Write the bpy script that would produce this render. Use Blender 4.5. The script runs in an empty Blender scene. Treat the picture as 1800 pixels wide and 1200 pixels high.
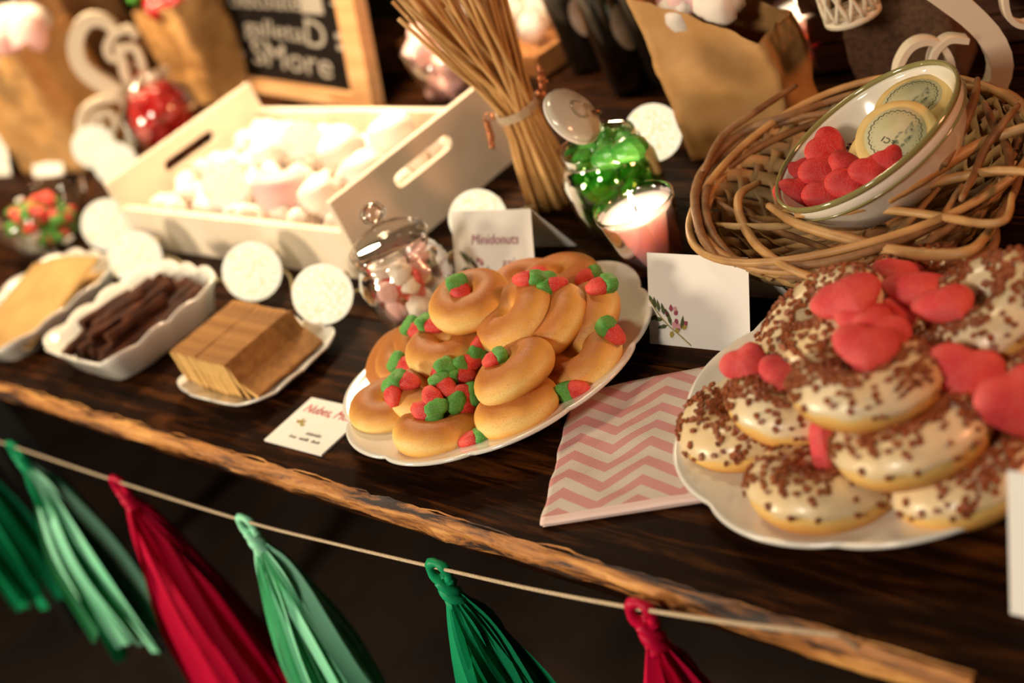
import bpy, math, random
from mathutils import Vector, Matrix, noise
from mathutils.bvhtree import BVHTree
random.seed(7)
sc = bpy.context.scene
COL = sc.collection
V = Vector
PI = math.pi

# ------------------------------------------------------------------ camera
F_PX = 2600.0
TH, RO, DIST, AZ = math.radians(28.068), math.radians(26.043), 1.2, math.radians(33.937)
_Fh = V((-math.cos(AZ), math.sin(AZ), 0)); _Rh = V((math.sin(AZ), math.cos(AZ), 0)); _U = V((0, 0, 1))
FW = _Fh * math.cos(TH) - _U * math.sin(TH)
_u0 = _U * math.cos(TH) + _Fh * math.sin(TH)
RT = _Rh * math.cos(RO) - _u0 * math.sin(RO)
UP = _Rh * math.sin(RO) + _u0 * math.cos(RO)
CAM = -FW * DIST
cam = bpy.data.objects.new('camera', bpy.data.cameras.new('camera'))
COL.objects.link(cam)
cam.matrix_world = Matrix(((RT.x, UP.x, -FW.x, CAM.x), (RT.y, UP.y, -FW.y, CAM.y), (RT.z, UP.z, -FW.z, CAM.z), (0, 0, 0, 1)))
cam.data.sensor_width = 36.0
cam.data.lens = 36.0 * F_PX / 1800.0
cam.data.clip_start = 0.05
cam.data.dof.use_dof = True
cam.data.dof.focus_distance = 1.05
cam.data.dof.aperture_fstop = 3.5
sc.camera = cam

# ------------------------------------------------------------------ world, lamps, exposure
w = bpy.data.worlds.new('world'); sc.world = w; w.use_nodes = True
w.node_tree.nodes['Background'].inputs[0].default_value = (1.0, 0.78, 0.55, 1)
w.node_tree.nodes['Background'].inputs[1].default_value = 0.012
sc.view_settings.view_transform = 'Standard'
sc.view_settings.look = 'None'
sc.view_settings.gamma = 1.0
sc.view_settings.exposure = 0.12
sc.view_settings.use_curve_mapping = False

def area(name, loc, target, size, power, color, spread=180):
    l = bpy.data.lights.new(name, 'AREA'); l.spread = math.radians(spread); l.shape = 'DISK'; l.size = size; l.energy = power; l.color = color
    o = bpy.data.objects.new(name, l); COL.objects.link(o); o.location = loc
    o.rotation_euler = (V(target) - V(loc)).to_track_quat('-Z', 'Y').to_euler()
    return o
area('lamp_over_tray', (-0.55, 0.42, 0.58), (-0.47, 0.18, 0), 0.16, 3.4, (1.0, 0.76, 0.48), 95)
area('added_fill_far_left', (-1.25, 0.05, 0.85), (-1.10, 0.25, 0.05), 0.2, 4.5, (1.0, 0.74, 0.44), 90)  # unseen fill, added to brighten the sign and bags at far left
area('ceiling_lamp', (-0.6, 0.3, 1.5), (-0.4, 0.1, 0), 0.3, 9.0, (1.0, 0.76, 0.46))
area('added_fill_behind_camera', (0.55, -1.7, 1.15), (0.05, 0.0, 0.0), 0.35, 20.0, (1.0, 0.86, 0.70))  # unseen soft front fill, added to light the cards and plate rims
area('lamp_at_table_end', (1.45, 0.75, 0.7), (0.2, 0.0, 0.0), 0.25, 10.0, (1.0, 0.42, 0.20))
area('lamp_front_left', (-0.95, -1.6, 0.45), (-0.1, -0.2, -0.2), 0.35, 26.0, (1.0, 0.82, 0.58))

# ------------------------------------------------------------------ helpers
def ray(x, y):
    return FW + RT * ((x - 900) / F_PX) - UP * ((y - 600) / F_PX)
def at(x, y, z=0.0):
    r = ray(x, y); return CAM + r * ((z - CAM.z) / r.z)
def at_y(x, y, Y):
    r = ray(x, y); return CAM + r * ((Y - CAM.y) / r.y)
def imgdir(dx, dy):
    return RT * dx - UP * dy
def frame_from(loc, zax, xhint=None):
    z = V(zax).normalized()
    xh = V(xhint) if xhint is not None else V((1, 0, 0))
    x = xh - z * xh.dot(z)
    if x.length < 1e-5: x = V((0, 1, 0)) - z * z.y
    x.normalize(); y = z.cross(x)
    return Matrix(((x.x, y.x, z.x, loc[0]), (x.y, y.y, z.y, loc[1]), (x.z, y.z, z.z, loc[2]), (0, 0, 0, 1)))
def disc_frame(px, py, z, ang, q):
    """frame of a disc seen as an ellipse: major axis at ang degrees (counter-clockwise on the picture), aspect q"""
    p = at(px, py, z); v = (p - CAM).normalized()
    a = math.radians(ang)
    m = imgdir(-math.sin(a), -math.cos(a)); m = (m - v * m.dot(v)).normalized()
    n = -v * q + m * math.sqrt(max(0, 1 - q * q))
    return frame_from(p, n, imgdir(math.cos(a), -math.sin(a)))
def yaw(loc, rz=0.0):
    return Matrix.Translation(V(loc)) @ Matrix.Rotation(rz, 4, 'Z')

class G:
    def __init__(s): s.v = []; s.f = []
    def add(s, v, f):
        o = len(s.v); s.v += [tuple(p) for p in v]; s.f += [tuple(i + o for i in q) for q in f]; return s
    def box(s, c, d, M=None, taper=1.0):
        x, y, z = d[0] / 2, d[1] / 2, d[2] / 2
        vs = [V((i * x * (taper if k > 0 else 1), j * y * (taper if k > 0 else 1), k * z)) for k in (-1, 1) for j in (-1, 1) for i in (-1, 1)]
        vs = [(M @ q if M else q) + V(c) for q in vs]
        return s.add(vs, [(0, 2, 3, 1), (4, 5, 7, 6), (0, 1, 5, 4), (2, 6, 7, 3), (0, 4, 6, 2), (1, 3, 7, 5)])
    def lathe(s, prof, seg=32, mod=None, closed=False):
        n = len(prof); vs = []
        for i in range(seg):
            a = 2 * PI * i / seg
            for j, (r, z) in enumerate(prof):
                if mod: r, z = mod(a, r, z, j)
                vs.append((r * math.cos(a), r * math.sin(a), z))
        fs = []
        m = n if closed else n - 1
        for i in range(seg):
            for j in range(m):
                a, b = i * n + j, i * n + (j + 1) % n
                c, d = ((i + 1) % seg) * n + (j + 1) % n, ((i + 1) % seg) * n + j
                fs.append((a, d, c, b))
        return s.add(vs, fs)
    def tube(s, pts, rad, seg=6, cap=True, flat=1.0, up=None):
        pts = [V(p) for p in pts]; n = len(pts); vs = []
        prev = None
        for i, p in enumerate(pts):
            t = (pts[min(i + 1, n - 1)] - pts[max(i - 1, 0)]).normalized()
            if prev is None:
                h = V(up) if up else (V((0, 0, 1)) if abs(t.z) < .9 else V((1, 0, 0)))
                prev = h
            a = (prev - t * prev.dot(t))
            if a.length < 1e-6: a = V((1, 0, 0)) - t * t.x
            a.normalize()
            if not up: prev = a
            b = t.cross(a)
            r = rad(i / (n - 1)) if callable(rad) else rad
            for k in range(seg):
                an = 2 * PI * k / seg
                vs.append(p + a * (math.cos(an) * r * flat) + b * (math.sin(an) * r))
        fs = [(i * seg + k, i * seg + (k + 1) % seg, (i + 1) * seg + (k + 1) % seg, (i + 1) * seg + k) for i in range(n - 1) for k in range(seg)]
        if cap: fs += [tuple(range(seg))[::-1], tuple((n - 1) * seg + k for k in range(seg))]
        return s.add(vs, fs)
    def grid(s, P, nu, nv, closeu=False):
        """P(i,j) -> point, i in 0..nu, j in 0..nv"""
        vs = [P(i, j) for i in range(nu + 1) for j in range(nv + 1)]
        fs = [(i * (nv + 1) + j, (i + 1) * (nv + 1) + j, (i + 1) * (nv + 1) + j + 1, i * (nv + 1) + j + 1) for i in range(nu) for j in range(nv)]
        return s.add(vs, fs)
    def ball(s, c, r, seg=10, rings=6, M=None):
        if not hasattr(r, '__len__'): r = (r, r, r)
        vs = []; fs = []
        for j in range(1, rings):
            t = PI * j / rings
            for i in range(seg):
                a = 2 * PI * i / seg
                vs.append(V((r[0] * math.sin(t) * math.cos(a), r[1] * math.sin(t) * math.sin(a), r[2] * math.cos(t))))
        vs += [V((0, 0, r[2])), V((0, 0, -r[2]))]
        vs = [(M @ q if M else q) + V(c) for q in vs]
        for j in range(rings - 2):
            for i in range(seg):
                fs.append((j * seg + i, (j + 1) * seg + i, (j + 1) * seg + (i + 1) % seg, j * seg + (i + 1) % seg))
        T, B = len(vs) - 2, len(vs) - 1
        for i in range(seg):
            fs.append((T, i, (i + 1) % seg)); fs.append((B, (rings - 2) * seg + (i + 1) % seg, (rings - 2) * seg + i))
        return s.add(vs, fs)
    def displace(s, amp, freq, seed=0.0):
        out = []
        for p in s.v:
            q = V(p); nn = noise.noise_vector(q * freq + V((seed, seed * 1.3, seed * .7)))
            out.append(tuple(q + nn * amp))
        s.v = out; return s
    def mesh(s, name, mat, smooth=True):
        me = bpy.data.meshes.new(name); me.from_pydata(s.v, [], s.f); me.validate(); me.update()
        if smooth:
            me.polygons.foreach_set('use_smooth', [True] * len(me.polygons))
        if mat: me.materials.append(mat)
        return me

def link(name, me, parent=None, M=None, **props):
    o = bpy.data.objects.new(name, me); COL.objects.link(o)
    if parent is not None: o.parent = parent
    if M is not None: o.matrix_local = M
    for k, v in props.items(): o[k] = v
    return o
def part(name, g, mat, parent, smooth=True, M=None, **props):
    return link(name, g.mesh(name, mat, smooth), parent, M, **props)
def thing(name, label, cat, M, group=None):
    o = bpy.data.objects.new(name, None); COL.objects.link(o); o.empty_display_size = .02
    o.matrix_world = M; o['label'] = label; o['category'] = cat
    if group: o['group'] = group
    return o
def solo(name, g, mat, label, cat, M=None, group=None, smooth=True, kind=None):
    o = link(name, g.mesh(name, mat, smooth) if isinstance(g, G) else g, None, M)
    o['label'] = label; o['category'] = cat
    if group: o['group'] = group
    if kind: o['kind'] = kind
    return o
def struct(name, g, mat, smooth=False):
    return link(name, g.mesh(name, mat, smooth), kind='structure')
def clone(root, M, label, group=None):
    c = root.copy(); COL.objects.link(c); c.matrix_world = M; c['label'] = label
    if group: c['group'] = group
    for ch in list(root.children):
        d = ch.copy(); COL.objects.link(d); d.parent = c; d.matrix_local = ch.matrix_local.copy()
        for gc in list(ch.children):
            e = gc.copy(); COL.objects.link(e); e.parent = d; e.matrix_local = gc.matrix_local.copy()
    return c

def smooth_path(pts, n):
    """Catmull-Rom through pts"""
    pts = [V(p) for p in pts]; P = [pts[0] * 2 - pts[1]] + pts + [pts[-1] * 2 - pts[-2]]
    out = []; m = len(pts) - 1
    for i in range(n + 1):
        u = i / n * m; k = min(int(u), m - 1); t = u - k
        a, b, c, d = P[k], P[k + 1], P[k + 2], P[k + 3]
        out.append(.5 * ((2 * b) + (c - a) * t + (2 * a - 5 * b + 4 * c - d) * t * t + (3 * b - a - 3 * c + d) * t ** 3))
    return out

# ------------------------------------------------------------------ materials
def new_mat(name):
    m = bpy.data.materials.new(name); m.use_nodes = True
    nt = m.node_tree; return m, nt, nt.nodes['Principled BSDF']
def N(nt, t, **kw):
    n = nt.nodes.new(t)
    for k, v in kw.items():
        if k in n.inputs: n.inputs[k].default_value = v
        else: setattr(n, k, v)
    return n
def coords(nt, scale=(1, 1, 1), rot=(0, 0, 0), kind='Object'):
    t = N(nt, 'ShaderNodeTexCoord'); mp = N(nt, 'ShaderNodeMapping')
    mp.inputs['Scale'].default_value = scale; mp.inputs['Rotation'].default_value = rot
    nt.links.new(t.outputs[kind], mp.inputs[0]); return mp.outputs[0]
def ramp(nt, fac, stops):
    r = N(nt, 'ShaderNodeValToRGB'); e = r.color_ramp.elements
    e[0].position, e[0].color = stops[0][0], (*stops[0][1], 1)
    e[1].position, e[1].color = stops[-1][0], (*stops[-1][1], 1)
    for p, c in stops[1:-1]:
        x = e.new(p); x.color = (*c, 1)
    nt.links.new(fac, r.inputs[0]); return r.outputs[0]
def bump(nt, b, h, strength=.3, dist=.002):
    n = N(nt, 'ShaderNodeBump'); n.inputs['Strength'].default_value = strength; n.inputs['Distance'].default_value = dist
    nt.links.new(h, n.inputs['Height']); nt.links.new(n.outputs[0], b.inputs['Normal'])
def plain(name, col, rough=.5, col2=None, scale=30, bs=0.0, bd=.001, stretch=(1, 1, 1), sss=0, ssr=(.01, .004, .002), coat=0, metal=0, spec=None, lo=.35, hi=.65):
    m, nt, b = new_mat(name)
    b.inputs['Base Color'].default_value = (*col, 1); b.inputs['Roughness'].default_value = rough
    b.inputs['Metallic'].default_value = metal
    if spec is not None: b.inputs['Specular IOR Level'].default_value = spec
    if coat: b.inputs['Coat Weight'].default_value = coat; b.inputs['Coat Roughness'].default_value = .08
    if sss:
        b.inputs['Subsurface Weight'].default_value = sss; b.inputs['Subsurface Radius'].default_value = ssr; b.inputs['Subsurface Scale'].default_value = 1.0
    if col2 or bs:
        c = coords(nt, stretch); n = N(nt, 'ShaderNodeTexNoise'); n.inputs['Scale'].default_value = scale; n.inputs['Detail'].default_value = 5
        nt.links.new(c, n.inputs['Vector'])
        if col2: nt.links.new(ramp(nt, n.outputs[0], [(lo, col), (hi, col2)]), b.inputs['Base Color'])
        if bs: bump(nt, b, n.outputs[0], bs, bd)
    return m
def sugary(name, col, col2, grain=1400, rough=.55, speck=.35, sss=.25, zdark=None):
    """sugar-coated skin: colour plus fine grains in relief"""
    m, nt, b = new_mat(name); b.inputs['Roughness'].default_value = rough
    c = coords(nt)
    n = N(nt, 'ShaderNodeTexNoise', Scale=60.0); nt.links.new(c, n.inputs['Vector'])
    base = ramp(nt, n.outputs[0], [(.35, col), (.65, col2)])
    vo = N(nt, 'ShaderNodeTexVoronoi', Scale=float(grain)); nt.links.new(c, vo.inputs['Vector'])
    sp = ramp(nt, vo.outputs['Distance'], [(.0, (1, 1, 1)), (.45, (0, 0, 0))])
    mul = N(nt, 'ShaderNodeMath', operation='MULTIPLY'); mul.inputs[1].default_value = speck
    nt.links.new(sp, mul.inputs[0])
    mx = N(nt, 'ShaderNodeMix', data_type='RGBA'); nt.links.new(mul.outputs[0], mx.inputs[0]); nt.links.new(base, mx.inputs[6])
    mx.inputs[7].default_value = tuple(min(1, x * .5 + .5) for x in col2) + (1,)
    nt.links.new(mx.outputs[2], b.inputs['Base Color'])
    bump(nt, b, sp, .5, .0006)
    if sss:
        b.inputs['Subsurface Weight'].default_value = sss; b.inputs['Subsurface Radius'].default_value = (.004, .002, .001); b.inputs['Subsurface Scale'].default_value = 1.0
    return m
def emit(name, col, strength, col2=None, scale=60):
    m, nt, b = new_mat(name)
    b.inputs['Base Color'].default_value = (*col, 1); b.inputs['Roughness'].default_value = .8
    b.inputs['Emission Color'].default_value = (*col, 1); b.inputs['Emission Strength'].default_value = strength
    if col2:
        c = coords(nt); n = N(nt, 'ShaderNodeTexVoronoi', Scale=float(scale)); n.feature = 'DISTANCE_TO_EDGE'
        nt.links.new(c, n.inputs['Vector'])
        nt.links.new(ramp(nt, n.outputs['Distance'], [(.0, col2), (.11, col)]), b.inputs['Emission Color'])
    return m
def glass(name, tint=(1, 1, 1), refl=.6, rough=.02, base=.05):
    m = bpy.data.materials.new(name); m.use_nodes = True; nt = m.node_tree; nt.nodes.clear()
    out = N(nt, 'ShaderNodeOutputMaterial'); tr = N(nt, 'ShaderNodeBsdfTransparent'); gl = N(nt, 'ShaderNodeBsdfGlossy')
    tr.inputs[0].default_value = (*tint, 1); gl.inputs['Roughness'].default_value = rough; gl.inputs[0].default_value = (1, 1, 1, 1)
    lw = N(nt, 'ShaderNodeLayerWeight'); lw.inputs[0].default_value = .22
    ma = N(nt, 'ShaderNodeMath', operation='MULTIPLY_ADD'); ma.inputs[1].default_value = refl; ma.inputs[2].default_value = base; ma.use_clamp = True
    mix = N(nt, 'ShaderNodeMixShader')
    nt.links.new(lw.outputs['Fresnel'], ma.inputs[0]); nt.links.new(ma.outputs[0], mix.inputs[0])
    nt.links.new(tr.outputs[0], mix.inputs[1]); nt.links.new(gl.outputs[0], mix.inputs[2]); nt.links.new(mix.outputs[0], out.inputs[0])
    return m
def wood(name, c1, c2, c3, rough=.4, scale=9, stretch=(1, 12, 12), bs=.25, coat=0, k=0.0):
    m, nt, b = new_mat(name); b.inputs['Roughness'].default_value = rough
    c = coords(nt, stretch)
    n = N(nt, 'ShaderNodeTexNoise', Scale=float(scale)); n.inputs['Detail'].default_value = 9; n.inputs['Roughness'].default_value = .65; n.inputs['Distortion'].default_value = .6
    nt.links.new(c, n.inputs['Vector'])
    nt.links.new(ramp(nt, n.outputs[0], [(.3 + k, c1), (.5, c2), (.72 - k * .6, c3)]), b.inputs['Base Color'])
    bump(nt, b, n.outputs[0], bs, .002)
    if coat: b.inputs['Coat Weight'].default_value = coat; b.inputs['Coat Roughness'].default_value = .25
    return m

M_table = wood('dark_stained_wood', (.0035, .0010, .0004), (.013, .0036, .0011), (.095, .030, .0055), .55, 7, (1.2, 14, 14), .35)
M_table.node_tree.nodes['Principled BSDF'].inputs['Specular IOR Level'].default_value = .04
M_edge = wood('raw_wood_edge', (.02, .005, .002), (.40, .15, .030), (.80, .40, .11), .6, 6, (1.2, 15, 15), .9, k=.10)
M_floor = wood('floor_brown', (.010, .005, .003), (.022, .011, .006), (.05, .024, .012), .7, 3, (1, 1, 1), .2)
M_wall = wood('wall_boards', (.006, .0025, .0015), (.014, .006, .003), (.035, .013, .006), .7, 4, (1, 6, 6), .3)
M_china = plain('white_china', (.74, .71, .64), .16, coat=.4)
M_enamel = plain('cream_enamel', (.76, .71, .60), .12, coat=.6)
M_green_rim = plain('green_enamel_rim', (.24, .22, .08), .12, coat=.8)
M_whitewood = plain('white_painted_wood', (.78, .66, .50), .5, (.84, .73, .58), 20, .15)
M_card = plain('white_card', (.80, .77, .72), .65, (.77, .74, .69), 8)
M_ink = plain('plum_ink', (.30, .05, .09), .7)
M_redink = plain('red_ink', (.50, .06, .05), .7)
M_greyink = plain('grey_ink', (.25, .25, .22), .7)
M_leafink = plain('printed_leaf', (.018, .035, .012), .7, (.10, .12, .03), 400)
M_oliveink = plain('printed_olive', (.36, .27, .05), .7)
M_pinkink = plain('printed_pink', (.62, .30, .33), .7)
M_dough = None
M_kraft = plain('kraft_paper', (.50, .25, .075), .7, (.60, .33, .12), 22, .8, .006)
M_kraftdark = plain('brown_paper', (.20, .085, .025), .75, (.30, .14, .045), 14, .35, .004)
M_glass = glass('clear_glass', (.97, .97, .95))
M_glass_green = glass('green_tinted_glass', (.75, .93, .62), .8)
M_glass_pink = glass('candle_glass', (1, .93, .90), .8)
M_copper = plain('copper', (.55, .22, .10), .25, metal=1)
M_wire = plain('steel_wire', (.6, .55, .48), .3, metal=1)
M_straw = plain('dry_straw', (.46, .22, .06), .55, (.72, .44, .17), 60, .2, stretch=(1, 1, .05))
M_twine = plain('twine', (.62, .50, .34), .8, (.42, .31, .19), 900, .6, .001)
M_wick = plain('peeled_willow', (.34, .17, .055), .5, (.58, .33, .12), 30, .4)
M_bark = plain('brown_willow', (.15, .065, .022), .55, (.30, .15, .055), 60, .5)
M_reed = plain('flat_reed', (.38, .22, .085), .6, (.58, .38, .16), 40, .3)
M_reed2 = plain('grey_reed', (.22, .15, .065), .65, (.38, .26, .12), 40, .3)
M_chalkb = plain('blackboard', (.004, .003, .0025), .7, (.009, .006, .005), 6, spec=.1)
M_chalk = plain('chalk', (.34, .30, .25), .9)
M_frame = plain('pine_frame', (.60, .31, .13), .5, (.70, .40, .19), 10, .2, stretch=(1, 8, 8))
M_choc = plain('chocolate', (.022, .006, .0025), .6, (.075, .022, .009), 60, .6, .003, spec=.15)
M_crack = plain('biscuit_face', (.22, .09, .016), .8, (.33, .15, .032), 120, .5, .002)
M_crackside = plain('biscuit_edge', (.55, .31, .08), .8, (.66, .40, .13), 90, .4)
M_marsh = plain('marshmallow', (.84, .76, .68), .6, sss=.2)
M_marshpink = plain('pink_marshmallow', (.82, .50, .48), .6, sss=.2)
M_gumred = sugary('sugared_red_jelly', (.62, .022, .018), (.78, .075, .045), 950, .6, .5, .3)
M_gumgreen = sugary('sugared_green_jelly', (.06, .30, .03), (.14, .42, .06), 950, .6, .5, .3)
M_heart = sugary('sugared_pink_red_jelly', (.66, .035, .045), (.78, .10, .085), 950, .65, .4, .3)
M_candyred = plain('glossy_red_sweet', (.62, .012, .012), .2, sss=.2, coat=.5)
M_candygreen = plain('green_wrapper', (.03, .26, .03), .2, (.12, .46, .07), 60, .4, coat=.7)
M_icing = plain('white_icing', (.84, .70, .46), .35, (.76, .56, .30), 30, .2, sss=.1, coat=.12)
M_sprinkle = plain('caramel_flake', (.17, .040, .012), .5, (.36, .095, .025), 300)
M_sign = plain('cream_painted_sign', (.74, .64, .49), .55, (.70, .60, .45), 12)
M_ball = emit('thread_ball_glow', (1.0, .88, .66), 1.06, (1.0, .70, .24), 5)
M_ball.node_tree.nodes['Principled BSDF'].inputs['Base Color'].default_value = (.05, .045, .03, 1)
M_bulb = emit('bulb_glow', (1.0, .8, .45), 6.0)
M_cable = plain('clear_cable', (.35, .27, .12), .4)
M_dark = plain('dark_bottle_glass', (.004, .004, .003), .12, coat=.6)
M_reflection = plain('painted_bottle_reflection', (.42, .33, .30), .6, (.22, .16, .07), 20)
M_burlap = plain('burlap', (.07, .03, .013), .9, (.13, .06, .025), 250, .5)
M_blackiron = plain('dark_steel', (.02, .018, .016), .5)

def dough_mat(name, pale, gold, brown, specks):
    m, nt, b = new_mat(name); b.inputs['Roughness'].default_value = .55
    t = N(nt, 'ShaderNodeTexCoord'); sp = N(nt, 'ShaderNodeSeparateXYZ'); nt.links.new(t.outputs['Object'], sp.inputs[0])
    n = N(nt, 'ShaderNodeTexNoise', Scale=45.0); nt.links.new(t.outputs['Object'], n.inputs['Vector'])
    ab = N(nt, 'ShaderNodeMath', operation='ABSOLUTE'); nt.links.new(sp.outputs['Z'], ab.inputs[0])
    ma = N(nt, 'ShaderNodeMath', operation='MULTIPLY_ADD'); ma.inputs[1].default_value = 62.0
    nt.links.new(ab.outputs[0], ma.inputs[0])
    mb = N(nt, 'ShaderNodeMath', operation='MULTIPLY_ADD'); mb.inputs[1].default_value = .5; mb.inputs[2].default_value = -.25
    nt.links.new(n.outputs[0], mb.inputs[0]); nt.links.new(mb.outputs[0], ma.inputs[2])
    base = ramp(nt, ma.outputs[0], [(.05, pale), (.35, gold), (.8, brown)])
    last = base
    if specks:
        vo = N(nt, 'ShaderNodeTexVoronoi', Scale=900.0); nt.links.new(t.outputs['Object'], vo.inputs['Vector'])
        s = ramp(nt, vo.outputs['Distance'], [(.0, (1, 1, 1)), (.30, (0, 0, 0))])
        n2 = N(nt, 'ShaderNodeTexNoise', Scale=70.0); nt.links.new(t.outputs['Object'], n2.inputs['Vector'])
        pm = ramp(nt, n2.outputs[0], [(.38, (0, 0, 0)), (.6, (1, 1, 1))])
        mu = N(nt, 'ShaderNodeMath', operation='MULTIPLY'); nt.links.new(s, mu.inputs[0]); nt.links.new(pm, mu.inputs[1])
        mx = N(nt, 'ShaderNodeMix', data_type='RGBA'); nt.links.new(mu.outputs[0], mx.inputs[0]); nt.links.new(base, mx.inputs[6]); mx.inputs[7].default_value = (.95, .75, .5, 1)
        last = mx.outputs[2]; bump(nt, b, s, .7, .0009)
    nt.links.new(last, b.inputs['Base Color'])
    b.inputs['Subsurface Weight'].default_value = .15; b.inputs['Subsurface Radius'].default_value = (.006, .003, .001); b.inputs['Subsurface Scale'].default_value = 1
    return m
M_dough = dough_mat('fried_dough', (.92, .64, .22), (.82, .44, .09), (.45, .15, .025), True)
M_dough2 = dough_mat('iced_ring_dough', (.78, .50, .15), (.70, .36, .08), (.55, .22, .05), False)

# ------------------------------------------------------------------ setting
FLOOR = -0.75
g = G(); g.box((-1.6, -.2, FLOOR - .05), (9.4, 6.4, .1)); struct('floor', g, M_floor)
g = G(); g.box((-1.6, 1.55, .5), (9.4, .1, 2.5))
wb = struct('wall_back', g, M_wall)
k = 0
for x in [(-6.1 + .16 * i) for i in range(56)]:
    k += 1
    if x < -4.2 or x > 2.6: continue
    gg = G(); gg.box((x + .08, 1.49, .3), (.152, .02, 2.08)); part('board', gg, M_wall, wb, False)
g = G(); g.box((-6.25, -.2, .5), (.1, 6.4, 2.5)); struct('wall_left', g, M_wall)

# table ------------------------------------------------------------
TY0, TY1, TX0, TX1, TT = -.185, .62, -3.4, 1.0, .030
table = thing('trestle_table', 'long dark-stained wooden table with a raw orange-brown front edge', 'table', yaw((0, 0, FLOOR)))
def tpart(name, g, m, smooth=False, **p): return part(name, g, m, table, smooth, Matrix.Translation((0, 0, -FLOOR)), **p)
rows = [(-.185, .0), (.0, .21), (.21, .41), (.41, .62)]
for i, (y0, y1) in enumerate(rows):
    ins = .0 if i == 0 else .0012
    nx = 120; ny = 6
    def P(a, b, y0=y0 + ins, y1=y1 - .0012, i=i):
        x = TX0 + (TX1 - TX0) * a / nx; y = y0 + (y1 - y0) * b / ny
        if i == 0 and b == 0: y += noise.noise(V((x * 9, 0, 3))) * .003
        return (x, y, 0.0)
    gg = G(); gg.grid(P, nx, ny)
    top = list(gg.v)
    gg.add([(x, y, -TT) for x, y, z in top], [tuple(reversed(f)) for f in gg.f])
    n0 = len(top)
    for a in range(nx):
        for b in (0, ny):
            p, q = a * (ny + 1) + b, (a + 1) * (ny + 1) + b
            gg.f.append((p, p + n0, q + n0, q) if b else (q, q + n0, p + n0, p))
    for a in (0, nx):
        for b in range(ny):
            p, q = a * (ny + 1) + b, a * (ny + 1) + b + 1
            gg.f.append((p, p + n0, q + n0, q))
    tpart('plank', gg, M_table)
# raw edge, ends just short of the right corner
nx = 420; XEND = at_y(1684, 1160, -.192).x
def edgeP(a, b):
    x = -3.4 + (XEND + 3.4) * a / nx; t = b / 7
    w1 = noise.noise(V((x * 6, 1, 0))); w2 = noise.noise(V((x * 25, b * .6, 5))); w3 = noise.noise(V((x * 70, b * 1.3, 9)))
    depth = .0260 + .007 * w1
    bul = [.0008, .006, .0085, .0075, .009, .007, .004, -.001][b]
    y = TY0 - bul - .0030 * w2 - .0022 * w3 + .002
    z = .0006 - depth * t + (.0012 * w2 if 0 < b < 7 else 0)
    return (x, y, z)
gg = G(); gg.grid(edgeP, nx, 7)
gg.f.append(tuple(nx * 8 + b for b in range(8)))
tpart('raw_edge', gg, M_edge, True)
def beam(p, q, wx, wy):
    p, q = V(p), V(q); d = q - p; L = d.length
    rot = d.to_track_quat('Z', 'Y').to_matrix()
    gg = G(); gg.box((p + q) / 2, (wx, wy, L), rot); return gg
for x in (-2.6, -1.25, .62):
    for s in (-1, 1):
        tpart('leg', beam((x + s * .22, -.08, FLOOR + .002), (x + s * .02, -.08, -.075), .05, .035), M_blackiron)
        tpart('leg', beam((x + s * .22, .5, FLOOR + .002), (x + s * .02, .5, -.075), .05, .035), M_blackiron)
    gg = G(); gg.box((x, .21, -.053), (.09, .72, .045)); tpart('crossbeam', gg, M_table)

# ------------------------------------------------------------------ plates
def plate_mesh(R, lobes=10):
    prof = [(.0, .0065), (.50, .0065), (.60, .0075), (.655, .0125), (.70, .0150), (.72, .0144), (.80, .0172), (.90, .0205), (.955, .0226), (.985, .0246), (1.0, .0243), (1.0, .0222), (.97, .0196), (.86, .0158), (.70, .0105), (.62, .0045), (.60, .0), (.56, .0), (.55, .0025), (.0, .0025)]
    def mod(a, r, z, j):
        t = (r ** 3)
        sc_ = abs(math.sin(lobes * a / 2))
        r2 = r * (1 + .045 * t * (sc_ ** .7 - .6))
        return r2 * R, z + .0018 * t * (sc_ - .5)
    gg = G(); gg.lathe(prof, 200, mod); return gg
P1 = V((.032, -.042, 0)); P2 = V((.375, -.010, 0))
plate1 = solo('serving_plate', plate_mesh(.128), M_china, 'round white china plate with wavy rim carrying the plain sugared ring doughnuts', 'plate', yaw(P1, .3))
plate2 = solo('serving_plate', plate_mesh(.143, 9), M_china, 'larger white china plate with wavy rim carrying the iced ring doughnuts with brown flakes', 'plate', yaw(P2, .1))

# ------------------------------------------------------------------ doughnuts
def ring_pts(R, r, seed, amp, sq=.93, t0=0, t1=2 * PI, nu=44, nv=22, infl=0, closed=True):
    gg = G(); vs = []
    n = nv if closed else nv + 1
    for i in range(nu):
        a = 2 * PI * i / nu
        for j in range(n):
            b = t0 + (t1 - t0) * j / nv
            q = noise.noise(V((math.cos(a) * 1.3, math.sin(a) * 1.3, seed)) + V((math.cos(b), math.sin(b), 0)) * .35)
            rr = r * (1 + amp * q) + infl
            z = math.sin(b) * rr * sq
            z = max(z, -r * .80) if z < 0 else z
            if not closed:
                drip = noise.noise(V((math.cos(a) * 3, math.sin(a) * 3, seed + 9)))
                bb = b
                if j <= 3: bb = b + (.25 * drip) * (3 - j) / 3
                z = math.sin(bb) * rr * sq; x = R + math.cos(bb) * rr
                if j == 0: x = R + math.cos(bb) * (rr - infl * 1.6); z = math.sin(bb) * (rr - infl * 1.6) * sq
                if j == nv: x = R + math.cos(bb) * (rr - infl * 1.6)
            else:
                x = R + math.cos(b) * rr
            vs.append((x * math.cos(a), x * math.sin(a), z))
    fs = []
    for i in range(nu):
        for j in range(nv):
            j2 = (j + 1) % n
            fs.append((i * n + j, ((i + 1) % nu) * n + j, ((i + 1) % nu) * n + j2, i * n + j2))
    gg.add(vs, fs); return gg
plain_meshes = [ring_pts(.0180, .0152, s * 3.7, .05).mesh('dough_ring', M_dough) for s in range(4)]
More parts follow.
